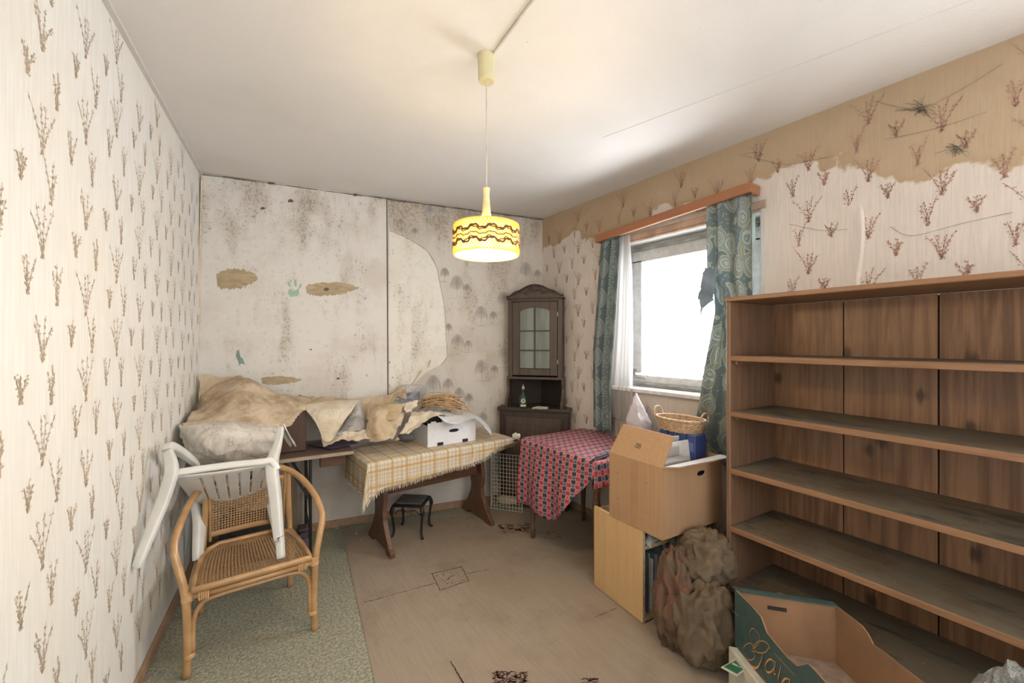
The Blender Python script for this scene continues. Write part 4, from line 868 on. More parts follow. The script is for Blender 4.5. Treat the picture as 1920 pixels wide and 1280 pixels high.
for k in range(3): t = k*2.094+.4; g.bar((lx, ly, zS1+.004), (lx+SR*math.cos(t), ly+SR*math.sin(t), zS1-.002), .008, .004)
g.lathe((lx, ly, zS1-.055), [(.018, 0), (.02, .003), (.02, .06), (.014, .062)], 16); g.build('lamp_holder', MCAN, pl)
m, nt, b = newmat('glowing_bulb'); em = nt.nodes.new('ShaderNodeEmission'); em.inputs[0].default_value = (1, .78, .42, 1); em.inputs[1].default_value = 60; nt.links.new(em.outputs[0], nt.nodes['Material Output'].inputs[0])
g = MB(); g.lathe((lx, ly, zS0+.004), [(.0005, 0), (.018, .004), (.028, .016), (.030, .03), (.024, .048), (.014, .062), (.012, .075)], 18); g.build('bulb', m, pl, smooth=True)
l = bpy.data.lights.new('lamp_light', 'POINT'); l.energy = 8; l.color = (1, .74, .40); l.shadow_soft_size = .05; lo = bpy.data.objects.new('lamp_light', l); C.objects.link(lo); lo.location = (lx, ly, zS0-.03)
# cable on ceiling
g = MB(); ca = Vector((lx, ly, CEIL-.006)); cp = [P(q[0], q[1], (CEIL-.006-H)*F_PX/(640-q[1])) for q in ((922, 106), (945, 74), (972, 38), (1000, 0), (1040, -50))]
g.sweep(smooth_path(cp, 4), (.0055, .005), 6); cab_ = tag(g.build('ceiling_cable', plain('painted_cable', (.60, .575, .54), .8), loc=tuple(cp[0])), 'white painted cable running along the ceiling from the pendant lamp', 'cable')
# ---- curtain rail
MRAIL = wood('rail_wood', (.36, .145, .065), (.24, .09, .04), 'y', .4, 20, contrast=.35)
ra, rb = Vector((XR-.12, 2.36, 2.297)), Vector((XR-.12, 1.162, 2.352))
rl = thing('curtain_rail', 'reddish brown wooden pelmet board above the window', 'curtain rail', (XR-.06, 1.76, 2.30))
g = MB(); g.bar(ra+Vector((.01, 0, 0)), rb+Vector((.01, 0, 0)), .02, .056, bev=.002); g.build('front_board', MRAIL, rl)
g = MB(); g.bar(ra+Vector((.063, 0, .018)), rb+Vector((.063, 0, .018)), .11, .018, bev=.002); g.build('top_board', MRAIL, rl)
for p_ in (ra+Vector((0, -.01, 0)), rb+Vector((0, .01, 0))): g = MB(); g.box(p_+Vector((.064, 0, 0)), (.105, .018, .055), bev=.002); g.build('end_cap', MRAIL, rl)
g = MB(); g.bar(ra+Vector((.06, -.03, -.004)), rb+Vector((.06, .03, -.004)), .03, .012); g.build('curtain_track', MWHITE, rl)
# ================================================ SOFT AND SMALL THINGS
def pg(rows): return catgrid([[P(*q) for q in row] for row in rows])
def sheet(name, label, cat, rows, mat, amp=.008, sc=7, seed=0, n=(34, 26), th=.0018, edge=.004, group=None, under=None):
    f = crumple(pg(rows), amp, sc, seed, edge); g = MB(); g.grid(f, n[0], n[1], lambda u, v: (u*.5, v*.4)); c_ = f(.5, .5)
    return tag(g.build(name, mat, loc=tuple(c_), smooth=True, solid=th), label, cat, group)
def paper(name, a, b_, nscale=5, spots=.5, line=None):
    m, nt, b = newmat(name); v = coords(nt); c = mixc(nt, step(nt, noi(nt, v, nscale, 5, .65), .40, .62), a, b_); c = mixc(nt, M_(nt, 'MULTIPLY', step(nt, noi(nt, v, nscale*.8, 4, .7, 1.5), .52, .66), .55), c, tuple(x*.62 for x in b_))
    c = mixc(nt, M_(nt, 'MULTIPLY', step(nt, noi(nt, v, 28, 4, .7), .60, .74), spots), c, tuple(x*.45 for x in b_))
    if line:
        vo = nt.nodes.new('ShaderNodeTexVoronoi'); vo.feature = 'DISTANCE_TO_EDGE'; wv = nt.nodes.new('ShaderNodeVectorMath'); wv.operation = 'ADD'; s2 = nt.nodes.new('ShaderNodeVectorMath'); s2.operation = 'SCALE'; s2.inputs[3].default_value = .22; nt.links.new(noi(nt, v, 6, 3, .5, out=1), s2.inputs[0]); nt.links.new(v, wv.inputs[0]); nt.links.new(s2.outputs[0], wv.inputs[1]); nt.links.new(wv.outputs[0], vo.inputs['Vector']); vo.inputs['Scale'].default_value = 12
        c = mixc(nt, M_(nt, 'MULTIPLY', step(nt, vo.outputs['Distance'], .022, .008), .5), c, line)
    link(nt, c, b.inputs['Base Color']); b.inputs['Roughness'].default_value = .75; bump(nt, b, noi(nt, v, 11, 5, .6, .6), .7, .03); return m
PTAN = paper('water_stained_backing_paper', (.60, .49, .36), (.40, .29, .185)); PCREAM = paper('cream_paper_back', (.66, .59, .48), (.55, .46, .34), 4, .3)
PTAN2 = paper('tan_paper_back', (.54, .44, .31), (.46, .35, .23), 4, .3); PVEIN = paper('veined_wallpaper_scrap', (.66, .62, .57), (.54, .50, .45), 4, .3, (.30, .25, .21)); PGREY = paper('grey_patterned_scrap', (.50, .49, .47), (.36, .355, .35), 9, .6, (.22, .21, .21))
PBLUE = paper('blue_grey_scrap', (.27, .29, .33), (.14, .155, .19), 16, .6, (.36, .36, .36)); PWHITE = paper('white_thin_card', (.70, .70, .71), (.63, .63, .64), 3, .1)
sheet('wallpaper_sheet', 'big water-stained tan sheet of stripped wallpaper humped over the left end of the pile', 'wallpaper sheet',
      [[(374, 742, 2.80), (440, 706, 2.92), (480, 716, 3.0), (535, 738, 3.08), (582, 750, 3.1)], [(368, 762, 2.68), (425, 735, 2.76), (465, 722, 2.82), (530, 744, 2.92), (578, 762, 2.92)],
       [(352, 785, 2.50), (400, 775, 2.58), (448, 755, 2.65), (512, 768, 2.72), (562, 780, 2.76)], [(340, 798, 2.38), (385, 800, 2.42), (440, 800, 2.48), (500, 806, 2.58), (546, 796, 2.66)]], PTAN, .022, 5, 1, (50, 40), edge=.006)
sheet('wallpaper_sheet', 'brown-shadowed tan sheet standing upright in the back left corner', 'wallpaper sheet',
      [[(373, 702, 2.86), (405, 704, 2.90), (440, 708, 2.94), (470, 712, 2.98)], [(374, 735, 2.82), (400, 735, 2.85), (425, 735, 2.88), (455, 735, 2.92)], [(362, 790, 2.70), (385, 785, 2.78), (410, 780, 2.84), (440, 770, 2.88)]], PTAN2, .012, 7, 2)
sheet('wallpaper_bundle', 'crumpled white bundle of wallpaper with fine brown lines resting on the plastic chair', 'wallpaper bundle',
      [[(342, 800, 2.42), (370, 796, 2.45), (430, 792, 2.5), (490, 798, 2.58), (526, 806, 2.62)], [(331, 800, 2.33), (372, 803, 2.32), (430, 800, 2.36), (490, 806, 2.46), (531, 816, 2.52)], [(336, 825, 2.31), (374, 824, 2.26), (430, 822, 2.30), (490, 826, 2.40), (528, 836, 2.46)],
       [(352, 850, 2.30), (382, 850, 2.26), (430, 848, 2.29), (488, 848, 2.38), (520, 852, 2.44)], [(366, 874, 2.34), (390, 876, 2.34), (432, 876, 2.36), (480, 870, 2.42), (508, 862, 2.48)]], PVEIN, .016, 8, 3, (56, 44), edge=.008)
sheet('wallpaper_sheet', 'smooth cream triangular flap hanging over the dark brown box', 'wallpaper sheet',
      [[(566, 760, 2.90), (600, 752, 3.0), (640, 750, 3.06), (673, 750, 3.1)], [(582, 778, 2.85), (608, 775, 2.88), (638, 772, 2.94), (662, 766, 3.0)], [(597, 802, 2.80), (612, 800, 2.82), (630, 796, 2.86), (645, 790, 2.9)], [(606, 826, 2.77), (616, 828, 2.77), (624, 824, 2.79), (630, 815, 2.8)]], PCREAM, .004, 5, 4, edge=.002)
sheet('wallpaper_sheet', 'narrow cream strip curled along the front edge of the folding table', 'wallpaper sheet',
      [[(610, 806, 2.86), (640, 812, 2.86), (668, 808, 2.88), (694, 803, 2.92)], [(604, 822, 2.80), (640, 818, 2.84), (668, 818, 2.84), (694, 815, 2.88)], [(608, 833, 2.77), (636, 828, 2.80), (660, 826, 2.81), (692, 824, 2.84)]], PCREAM, .014, 9, 5)
sheet('wallpaper_sheet', 'grey patterned wallpaper scrap curling up behind the cream flap', 'wallpaper sheet',
      [[(640, 800, 3.0), (655, 772, 3.05), (671, 751, 3.1), (682, 770, 3.1), (686, 800, 3.02)], [(628, 812, 2.92), (650, 796, 2.96), (668, 780, 3.0), (680, 788, 3.0), (686, 808, 2.96)], [(624, 816, 2.86), (645, 812, 2.86), (664, 806, 2.9), (676, 806, 2.92), (684, 816, 2.9)]], PGREY, .010, 9, 6)
g = MB(); a, b_ = P(628, 812, 2.84), P(664, 820, 2.86)
g.grid(lambda u, v: a.lerp(b_, u)+Z*(.014*math.sin(v*8.2)*(1-.3*v))+cw(0, 1, 0)*(.014*math.cos(v*8.2)*(1-.3*v)), 8, 26); tag(g.build('paper_roll', PGREY, loc=tuple(a), solid=.001, smooth=True), 'small grey rolled paper tube lying under the grey scrap', 'paper roll')
sheet('wallpaper_sheet', 'long dirty tan strip peeling off along the wall behind the pile', 'wallpaper sheet',
      [[(560, 742, 3.16), (620, 745, 3.22), (680, 748, 3.30), (728, 742, 3.38), (758, 722, 3.46)], [(565, 752, 3.12), (620, 755, 3.18), (680, 760, 3.25), (728, 752, 3.32), (762, 738, 3.4)], [(572, 768, 3.04), (620, 780, 3.08), (680, 790, 3.14), (730, 770, 3.2), (770, 760, 3.3)]], PTAN2, .022, 8, 7, (44, 22))
sheet('wallpaper_sheet', 'large tan paper cone with rounded mouth folded at the middle of the pile', 'wallpaper sheet',
      [[(694, 766, 3.08), (716, 756, 3.12), (740, 756, 3.15), (762, 762, 3.16)], [(687, 785, 2.95), (710, 768, 2.98), (735, 772, 3.02), (756, 780, 3.06)], [(688, 808, 2.88), (712, 800, 2.86), (735, 802, 2.9), (748, 800, 2.98)], [(694, 826, 2.87), (712, 828, 2.84), (730, 824, 2.86), (742, 812, 2.92)]], PTAN2, .018, 8, 8)
sheet('wallpaper_sheet', 'darker tan flap with ragged end lying on top of the paper cone', 'wallpaper sheet',
      [[(704, 768, 3.02), (726, 758, 3.06), (756, 757, 3.1)], [(712, 778, 2.95), (732, 772, 2.98), (754, 768, 3.04)], [(724, 787, 2.92), (742, 787, 2.94), (750, 776, 3.0)]], paper('ochre_paper', (.50, .38, .23), (.43, .32, .19), 4, .3), .007, 8, 9)
sheet('wallpaper_sheet', 'torn cream scrap with jagged edge between the cone and the rope', 'wallpaper sheet',
      [[(752, 760, 3.12), (768, 754, 3.18), (784, 750, 3.22)], [(756, 768, 3.06), (770, 762, 3.12), (782, 760, 3.18)], [(760, 772, 3.05), (770, 774, 3.08), (776, 766, 3.12)]], PCREAM, .014, 13, 10, edge=.012)
sheet('wallpaper_sheet', 'long beige sheet sloping from the rope down in front of the white box', 'wallpaper sheet',
      [[(772, 772, 3.16), (800, 770, 3.20), (826, 774, 3.24), (846, 776, 3.26)], [(766, 785, 3.05), (786, 785, 3.08), (806, 782, 3.10), (822, 780, 3.12)], [(756, 806, 2.98), (770, 805, 3.0), (784, 798, 3.02), (800, 788, 3.05)], [(742, 828, 2.93), (752, 826, 2.93), (764, 818, 2.96), (776, 806, 3.0)]], PCREAM, .014, 8, 11)
sheet('wallpaper_sheet', 'blue-grey patterned scrap standing behind the torn papers', 'wallpaper sheet',
      [[(744, 742, 3.36), (764, 737, 3.4), (787, 734, 3.44)], [(740, 750, 3.3), (765, 748, 3.34), (787, 744, 3.38)], [(736, 756, 3.26), (762, 756, 3.28), (784, 752, 3.32)]], PBLUE, .008, 11, 12)
sheet('wallpaper_sheet', 'pale grey scrap leaning against the wall beside the blue-grey one', 'wallpaper sheet',
      [[(743, 734, 3.42), (752, 722, 3.46), (790, 722, 3.52)], [(740, 744, 3.38), (758, 738, 3.42), (800, 730, 3.48)], [(742, 750, 3.34), (770, 748, 3.38), (796, 738, 3.42)]], PGREY, .008, 9, 13)
sheet('white_card', 'thin white card bowed over the white box with its right end curling down', 'paper',
      [[(812, 772, 3.30), (838, 768, 3.42), (868, 772, 3.5), (896, 780, 3.52), (918, 800, 3.46)], [(816, 776, 3.2), (842, 780, 3.25), (868, 780, 3.32), (896, 786, 3.38), (921, 808, 3.36)], [(818, 777, 3.12), (838, 792, 3.10), (862, 794, 3.14), (892, 785, 3.28), (922, 817, 3.30)]], PWHITE, .003, 6, 14, edge=0)
# small twigs / wire poking out
g = MB(); g.sweep([P(786, 756, 3.4), P(800, 742, 3.45), P(812, 730, 3.5)], [.004, .003, .002], 5); tag(g.build('thin_stick', PGREY, loc=tuple(P(786, 756, 3.4))), 'thin grey stick pointing up behind the rope bundle', 'stick')
# rope bundle
r = random.Random(17); rc0 = P(828, 757, 3.36); g = MB()
for k in range(80):
    a = r.uniform(0, 6.28); rr_ = r.uniform(.05, .15); cx_ = r.gauss(0, .035); cz_ = r.uniform(-.015, .035); pts = []; tl = r.uniform(-.25, .25); n = r.randint(9, 13); span = r.uniform(3, 5.8)
    for i in range(n):
        t = a+span*i/(n-1); x_ = cx_+rr_*math.cos(t)*1.1; y_ = rr_*.55*math.sin(t); pts.append(rc0+cw(x_, y_, cz_+tl*rr_*1.6*math.sin(t+a)+.035*math.cos(x_*10)-.015))
    g.sweep(smooth_path(pts, 2), .0034, 4)
MROPE = plain('straw_coloured_twine', (.50, .33, .18), .8, .25, 40); tag(stuff(g.build('twine_bundle', MROPE, loc=tuple(rc0))), 'tangled heap of straw-coloured twine on top of the white box', 'twine')
# white open produce box
wA, wB = PF(802, 839, .6835), PF(891.7, 825.5, .6835); we = (wB-wA).normalized(); wn = Vector((-we.y, we.x, 0)); wn = wn if wn.y > 0 else -wn; RW = Matrix((we, wn, Z)).transposed(); WW = (wB-wA).length; WD = .36; WZ = .6845; WHh = .178
MCARDW = plain('white_printed_cardboard', (.68, .69, .74), .6, .05); MCARDI = plain('cardboard_cut_edge', (.38, .27, .17), .8, .1)
wb_ = thing('white_cardboard_box', 'white cardboard box with oval handle hole and bottom notches on the plaid cloth', 'box', wA+we*WW/2+wn*WD/2)
wb_.location.z = WZ
def wbx(name, a0, a1, b0, b1, z0, z1, m, par=wb_): g = MB(); g.box(Vector((wA.x, wA.y, 0))+we*((a0+a1)/2)+wn*((b0+b1)/2)+Z*(WZ+(z0+z1)/2), (a1-a0, b1-b0, z1-z0), RW, .0008); return g.build(name, m, par)
def oval_panel(w, h, hx, hz, hw2, hh2, notch, o, ax, ay, th, name, m, par):
    n = 16; hole = [(hx+hw2*math.copysign(abs(math.cos(t))**.7, math.cos(t)), hz+hh2*math.sin(t)) for t in [2*math.pi*k/n for k in range(n)]]
    g = MB(); q = [(hx+math.copysign(1, math.cos(t))*0, 0) for t in range(0)]; outer = []
    for k in range(n):
        t = 2*math.pi*k/n; c_, s_ = math.cos(t), math.sin(t); L = 1/max(abs(c_)/.9, abs(s_)/.9, 1e-6); outer.append((hx+c_*L*.1, hz+s_*L*.04))
    def pl(pts, d): return [Vector(o)+Vector(ax)*p[0]+Vector(ay)*p[1]+Vector(th)*d for p in pts]
    for d in (0, 1): g.add(pl(hole+outer, d), [(k, (k+1) % n, n+(k+1) % n, n+k) for k in range(n)])
    g.add(pl(hole, 0)+pl(hole, 1), [(k, (k+1) % n, n+(k+1) % n, n+k) for k in range(n)])
    x0_, x1_, z0_, z1_ = hx-.09, hx+.09, hz-.036, hz+.036
    for rc_ in ((0, x0_, 0, h), (x1_, w, 0, h), (x0_, x1_, 0, z0_), (x0_, x1_, z1_, h)):
        pts = [(rc_[0], rc_[2]), (rc_[1], rc_[2]), (rc_[1], rc_[3]), (rc_[0], rc_[3])]; g.prism(pts, o, ax, ay, th)
    return g.build(name, m, par)
o_ = Vector((wA.x, wA.y, WZ)); fpn = oval_panel(WW, WHh, WW*.53, WHh*.58, .042, .013, 0, o_, we, Z, wn*.004, 'front_panel', MCARDW, wb_)
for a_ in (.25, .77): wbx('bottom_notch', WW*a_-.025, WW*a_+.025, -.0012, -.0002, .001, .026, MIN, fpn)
wbx('side_panel', -.0005, .0035, .0045, WD-.0045, 0, WHh-.02, MCARDW); wbx('side_panel', WW-.0035, WW+.0005, .0045, WD-.0045, 0, WHh-.02, MCARDW); wbx('back_panel', 0, WW, WD-.004, WD, 0, WHh, MCARDW)
wbx('bottom', .0037, WW-.0037, .0045, WD-.0045, 0, .004, MCARDI)
for a_ in (.12, .34): wbx('top_tab', WW*a_-.02, WW*a_+.02, .004, .012, WHh-.002, WHh+.010, MCARDW)
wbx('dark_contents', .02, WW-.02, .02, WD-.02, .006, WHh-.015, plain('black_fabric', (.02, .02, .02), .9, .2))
# black pouch
pc_ = P(762, 822, 2.96); g = MB(); g.grid(crumple(lambda u, v: pc_+cw(.055*math.cos(u*6.283)*math.sin(v*3.1416), .035*math.sin(u*6.283)*math.sin(v*3.1416), -.03+.035*(1-math.cos(v*3.1416))*.9), .012, 16, 3), 24, 14)
tag(g.build('black_strap_bundle', plain('dark_grey_webbing', (.055, .05, .05), .8, .2), loc=tuple(pc_), smooth=True), 'small dark grey crumpled pouch beside the white box', 'pouch')
# purple folder, brown box on folding table
g = MB(); q = [PF(577, 834, .725), PF(620, 842, .725), PF(672, 831, .725), PF(640, 820, .725)]; n = 4; g.add([p for p in q]+[p+Z*.006 for p in q], [(0, 1, 2, 3), (7, 6, 5, 4)]+[(i, i+4, (i+1) % 4+4, (i+1) % 4) for i in range(4)])
pfo = tag(g.build('purple_folder', plain('dark_purple_card', (.085, .055, .12), .5, .15), loc=tuple(q[0])), 'dark purple folder lying flat on the folding table under the papers', 'folder')
g = MB(); c_ = PF(574, 844, .7215); bx0 = c_-fe*0
g.box(c_+fe*.165+fb*.09+Z*.145, (.33, .18, .288), RF, .003); bb_ = tag(g.build('brown_box', wood('brown_box_veneer', (.12, .06, .04), (.07, .035, .022), 'z', .5, 20), loc=tuple(c_+fe*.165+fb*.09)), 'upright dark reddish brown wooden box on the folding table under the sheets', 'box')
# ---- wire crate
cA, cB = PF(921, 953), PF(979, 961); ce = (cB-cA).normalized(); cn = Vector((-ce.y, ce.x, 0)); cn = cn if cn.y > 0 else -cn; CWd = (cB-cA).length; CHt = .49; cdp = .10
MWIRE = plain('cream_coated_wire', (.60, .57, .50), .4, .1)
wcr = thing('wire_crate', 'cream coated wire basket standing on end before the corner cabinet', 'wire basket', cA+ce*CWd/2)
def Wc(a, b_, z): return cA+ce*a+cn*b_+Z*z+ce*(-.03*b_/cdp)
g = MB()
for q in ([(0, 0, .004), (CWd, 0, .004), (CWd, 0, CHt), (0, 0, CHt)], [(0, cdp, .004), (CWd, cdp, .004), (CWd, cdp, CHt), (0, cdp, CHt)]): g.sweep([Wc(*p) for p in q], .004, 6, closed=True)
for a, z in ((0, .004), (CWd, .004), (0, CHt), (CWd, CHt)): g.sweep([Wc(a, 0, z), Wc(a, cdp, z)], .003, 6)
stuff(g.build('frame_wire', MWIRE, wcr)); g = MB()
for k in range(1, 10): a = CWd*k/10; g.sweep([Wc(a, 0, 0), Wc(a, 0, CHt)], .0024, 4)
for k in range(1, 15): z = CHt*k/15; g.sweep([Wc(0, 0, z), Wc(CWd, 0, z)], .0024, 4); g.sweep([Wc(0, 0, z), Wc(0, cdp, z)], .0024, 4)
for k in range(1, 4): g.sweep([Wc(0, cdp*k/4, 0), Wc(0, cdp*k/4, CHt)], .0024, 4)
stuff(g.build('wire_mesh', MWIRE, wcr))
rg = PF(944, 952, .03); g = MB(); g.grid(crumple(lambda u, v: rg+ce*.02+cn*.055+ce*(.10*math.cos(u*6.283)*math.sin(v*3.1416))+cn*(.03*math.sin(u*6.283)*math.sin(v*3.1416))+Z*(.05-.045*math.cos(v*3.1416)), .014, 16, 5), 28, 14)
tag(g.build('cloth_rag', plain('beige_rag', (.42, .36, .27), .9, .2), loc=tuple(rg), smooth=True), 'crumpled beige rag lying in the bottom of the wire basket', 'rag')
g = MB(); g.bar(P(948, 838, 3.36), P(990, 821, 3.22), .035, .018, bev=.003); tag(g.build('timber_offcut', MTW, loc=tuple(P(960, 834, 3.34))), 'short brown timber offcut bridging the gap between the two tables', 'timber')
rg2 = P(968, 818, 3.3); g = MB(); g.grid(crumple(lambda u, v: rg2+cw(.035*math.cos(u*6.283)*math.sin(v*3.1416), .03*math.sin(u*6.283)*math.sin(v*3.1416), .028*math.cos(v*3.1416)), .014, 22, 8), 22, 12)
tag(g.build('white_rag', MDOILY, loc=tuple(rg2), smooth=True), 'small white knotted rag on the timber offcut between the two tables', 'rag')
g = MB(); g.sweep(smooth_path([P(891, 846, 3.1), P(889, 855, 3.09), P(886, 866, 3.08), P(890, 874, 3.08)], 4), (.006, .002), 5); g.build('ribbon', PCREAM, plc)
# ---- things under the folding table
g = MB(); g.box(G(.62, .28, .155), (.34, .14, .31), RF, .01); tag(g.build('dark_suitcase', plain('charcoal_case', (.035, .035, .038), .6, .2), loc=tuple(G(.62, .28, 0))), 'charcoal case standing on the floor under the folding table', 'suitcase')
g = MB(); g.bar(G(.345, .40, 0), G(.36, .445, .60), .055, .02, up=tuple(fb), bev=.002); tag(g.build('wooden_post', wood('old_pale_post', (.30, .23, .16), (.2, .15, .1), 'z', .7, 20), loc=tuple(G(.345, .40, 0))), 'pale brown wooden post leaning on the wall under the folding table', 'post')
g = MB(); g.box(G(.30, .30, .10), (.05, .14, .035), RF, .006); g.box(G(.30, .30, .13), (.06, .10, .02), RF, .006); g.box(G(.30, .30, .04), (.10, .16, .08), RF, .006); tag(g.build('cloth_bundle', plain('mauve_cloth', (.13, .10, .13), .8, .3), loc=tuple(G(.30, .30, 0))), 'small dark mauve bundle on the floor near the folding table leg', 'bundle')
# ---- curtains
def curtain_mat(name, kind):
    m, nt, b = newmat(name); uvn = nt.nodes.new('ShaderNodeTexCoord').outputs['UV']; x, y, z = sep(nt, uvn)
    if kind == 'med':
        fx = M_(nt, 'SUBTRACT', M_(nt, 'FRACT', M_(nt, 'DIVIDE', x, .155)), .5); big = M_(nt, 'DIVIDE', y, .235); fy = M_(nt, 'SUBTRACT', M_(nt, 'FRACT', big), .5); fy2 = M_(nt, 'SUBTRACT', M_(nt, 'FRACT', M_(nt, 'ADD', big, .5)), .5)
        px_, py_ = M_(nt, 'MULTIPLY', fx, 1.05), M_(nt, 'MULTIPLY', fy, 1.35); d = M_(nt, 'SQRT', M_(nt, 'ADD', M_(nt, 'MULTIPLY', px_, px_), M_(nt, 'MULTIPLY', py_, py_)))
        an = M_(nt, 'ARCTAN2', py_, px_); d1 = M_(nt, 'ADD', d, M_(nt, 'MULTIPLY', M_(nt, 'SINE', M_(nt, 'MULTIPLY', an, 10.0)), .018))
        qx, qy = M_(nt, 'MULTIPLY', fx, 1.1), M_(nt, 'MULTIPLY', fy2, 2.2); e = M_(nt, 'SQRT', M_(nt, 'ADD', M_(nt, 'MULTIPLY', qx, qx), M_(nt, 'MULTIPLY', qy, qy))); d2 = M_(nt, 'ADD', e, M_(nt, 'MULTIPLY', M_(nt, 'SINE', M_(nt, 'MULTIPLY', M_(nt, 'ARCTAN2', qy, qx), 8.0)), .02))
        def ring(dd_, a, w): return step(nt, M_(nt, 'ABSOLUTE', M_(nt, 'SUBTRACT', dd_, a)), w, w*.6)
        c = mixc(nt, step(nt, d, .50, .48), (.15, .20, .21), (.22, .285, .295))
        for dd_, a, w, col in ((d, .46, .022, (.40, .44, .42)), (d, .40, .02, (.30, .29, .22)), (d1, .31, .03, (.33, .40, .41)), (d1, .22, .022, (.40, .42, .38)), (d1, .13, .04, (.21, .28, .32)), (d1, .05, .04, (.42, .42, .36)), (d2, .25, .03, (.40, .43, .41)), (d2, .15, .03, (.28, .34, .35)), (d2, .04, .05, (.42, .43, .39))): c = mixc(nt, ring(dd_, a, w), c, col)
    else:
        wv = nt.nodes.new('ShaderNodeVectorMath'); wv.operation = 'ADD'; ns = noi(nt, uvn, 5, 2, .4, out=1); sc_ = nt.nodes.new('ShaderNodeVectorMath'); sc_.operation = 'SCALE'; sc_.inputs[3].default_value = .16; nt.links.new(ns, sc_.inputs[0]); nt.links.new(uvn, wv.inputs[0]); nt.links.new(sc_.outputs[0], wv.inputs[1])
        vo = nt.nodes.new('ShaderNodeTexVoronoi'); nt.links.new(wv.outputs[0], vo.inputs['Vector']); vo.inputs['Scale'].default_value = 7.5; vo.inputs['Randomness'].default_value = .7; d = vo.outputs['Distance']
        c = mixc(nt, step(nt, d, .50, .58), (.24, .30, .305), (.17, .22, .23))
        for a, w, col in ((.52, .035, (.40, .42, .36)), (.43, .03, (.36, .34, .25)), (.33, .04, (.42, .48, .48)), (.22, .03, (.46, .42, .31)), (.12, .04, (.26, .34, .37)), (.04, .05, (.42, .40, .32))): c = mixc(nt, step(nt, M_(nt, 'ABSOLUTE', M_(nt, 'SUBTRACT', d, a)), w, w*.55), c, col)
        v2 = nt.nodes.new('ShaderNodeTexVoronoi'); nt.links.new(uvn, v2.inputs['Vector']); v2.inputs['Scale'].default_value = 38; c = mixc(nt, M_(nt, 'MULTIPLY', step(nt, v2.outputs['Distance'], .28, .2), M_(nt, 'MULTIPLY', step(nt, d, .50, .56), .7)), c, (.42, .44, .38))
    link(nt, c, b.inputs['Base Color']); b.inputs['Roughness'].default_value = .8; bump(nt, b, noi(nt, uvn, 700, 1), .2, .001)
    tl = nt.nodes.new('ShaderNodeBsdfTranslucent'); link(nt, c, tl.inputs[0]); mx = nt.nodes.new('ShaderNodeMixShader'); mx.inputs[0].default_value = .30
    nt.links.new(b.outputs[0], mx.inputs[1]); nt.links.new(tl.outputs[0], mx.inputs[2]); nt.links.new(mx.outputs[0], nt.nodes['Material Output'].inputs[0]); return m
def drape(g, yl, yr, z0, z1, x0, nf, amp, seed, uvw, nu=110, nv=50, hem=0, push=lambda s, z: 0):
    def f(s, t):
        z = lerp(z1, z0, t); A_, B_ = interp(yl, z), interp(yr, z); ph = noise.noise(Vector((t*1.2, seed, 0)))*.8
        k = s+.06*math.sin(s*9+seed); a_ = amp*(.55+.45*t); w = math.sin(2*math.pi*nf*k+ph)+.35*math.sin(2*math.pi*nf*1.9*k+seed+t)
        zz = z+(hem*math.sin(s*7+seed) if t > .98 else 0); return Vector((x0+a_*w-push(s, z), lerp(A_, B_, s)+.006*math.cos(2*math.pi*nf*k), zz))
    g.grid(f, nu, nv, lambda s, t: (s*uvw, (1-t)*(z1-z0))); return f
MCL, MCR = curtain_mat('teal_medallion_print', 'med'), curtain_mat('teal_paisley_print', 'pai')
g = MB(); drape(g, [(.77, 2.42), (1.4, 2.43), (2.29, 2.335)], [(.77, 2.20), (1.2, 2.215), (2.29, 2.12)], .768, 2.285, XR-.075, 3, .020, 1, .34, hem=.012); g2 = g
lc = thing('curtain', 'left teal curtain printed with round medallions hanging beside the white sheer', 'curtain', (XR-.10, 2.3, .77)); g.build('fabric', MCL, lc, smooth=True, solid=.0015)
g = MB(); g.sweep(smooth_path([Vector((XR-.10+.012*math.sin(k), 2.335-.0215*k, 2.288-.004*abs(math.sin(k*1.7)))) for k in range(11)], 3), .007, 5); g.build('heading_tape', MCL, lc)
rcn = thing('curtain', 'right teal paisley curtain with a torn hanging edge beside the bookshelf', 'curtain', (XR-.12, 1.3, .75))
g = MB(); drape(g, [(.74, 1.50), (.95, 1.50), (1.1, 1.475), (1.25, 1.455), (1.48, 1.41), (1.66, 1.375), (1.80, 1.385), (1.83, 1.425), (2.34, 1.435)], [(.74, 1.16), (2.34, 1.165)], .74, 2.338, XR-.088, 2.6, .020, 4, .50, push=lambda s, z: .05*max(0, (1.1-z))*1.2)
g.build('fabric', MCR, rcn, smooth=True, solid=.0015)
ML2 = plain('faded_blue_lining', (.17, .21, .26), .8, .2)
f = crumple(pg([[(1322, 500, 2.50), (1332, 504, 2.50), (1341, 510, 2.48)], [(1316, 535, 2.52), (1328, 540, 2.50), (1340, 545, 2.48)], [(1312, 570, 2.52), (1322, 568, 2.51), (1338, 562, 2.48)], [(1316, 594, 2.52), (1318, 580, 2.51), (1330, 568, 2.49)]]), .012, 10, 4, .008)
g = MB(); g.grid(f, 16, 20, lambda u, v: (u*.1, v*.2)); g.build('torn_flap', ML2, rcn, smooth=True, solid=.0015)
m, nt, b = newmat('white_sheer_voile'); uvn = coords(nt, 'UV'); tp = nt.nodes.new('ShaderNodeBsdfTransparent'); tl = nt.nodes.new('ShaderNodeBsdfTranslucent'); tl.inputs[0].default_value = (.55, .54, .53, 1); b.inputs['Base Color'].default_value = (.66, .64, .62, 1); b.inputs['Roughness'].default_value = .9
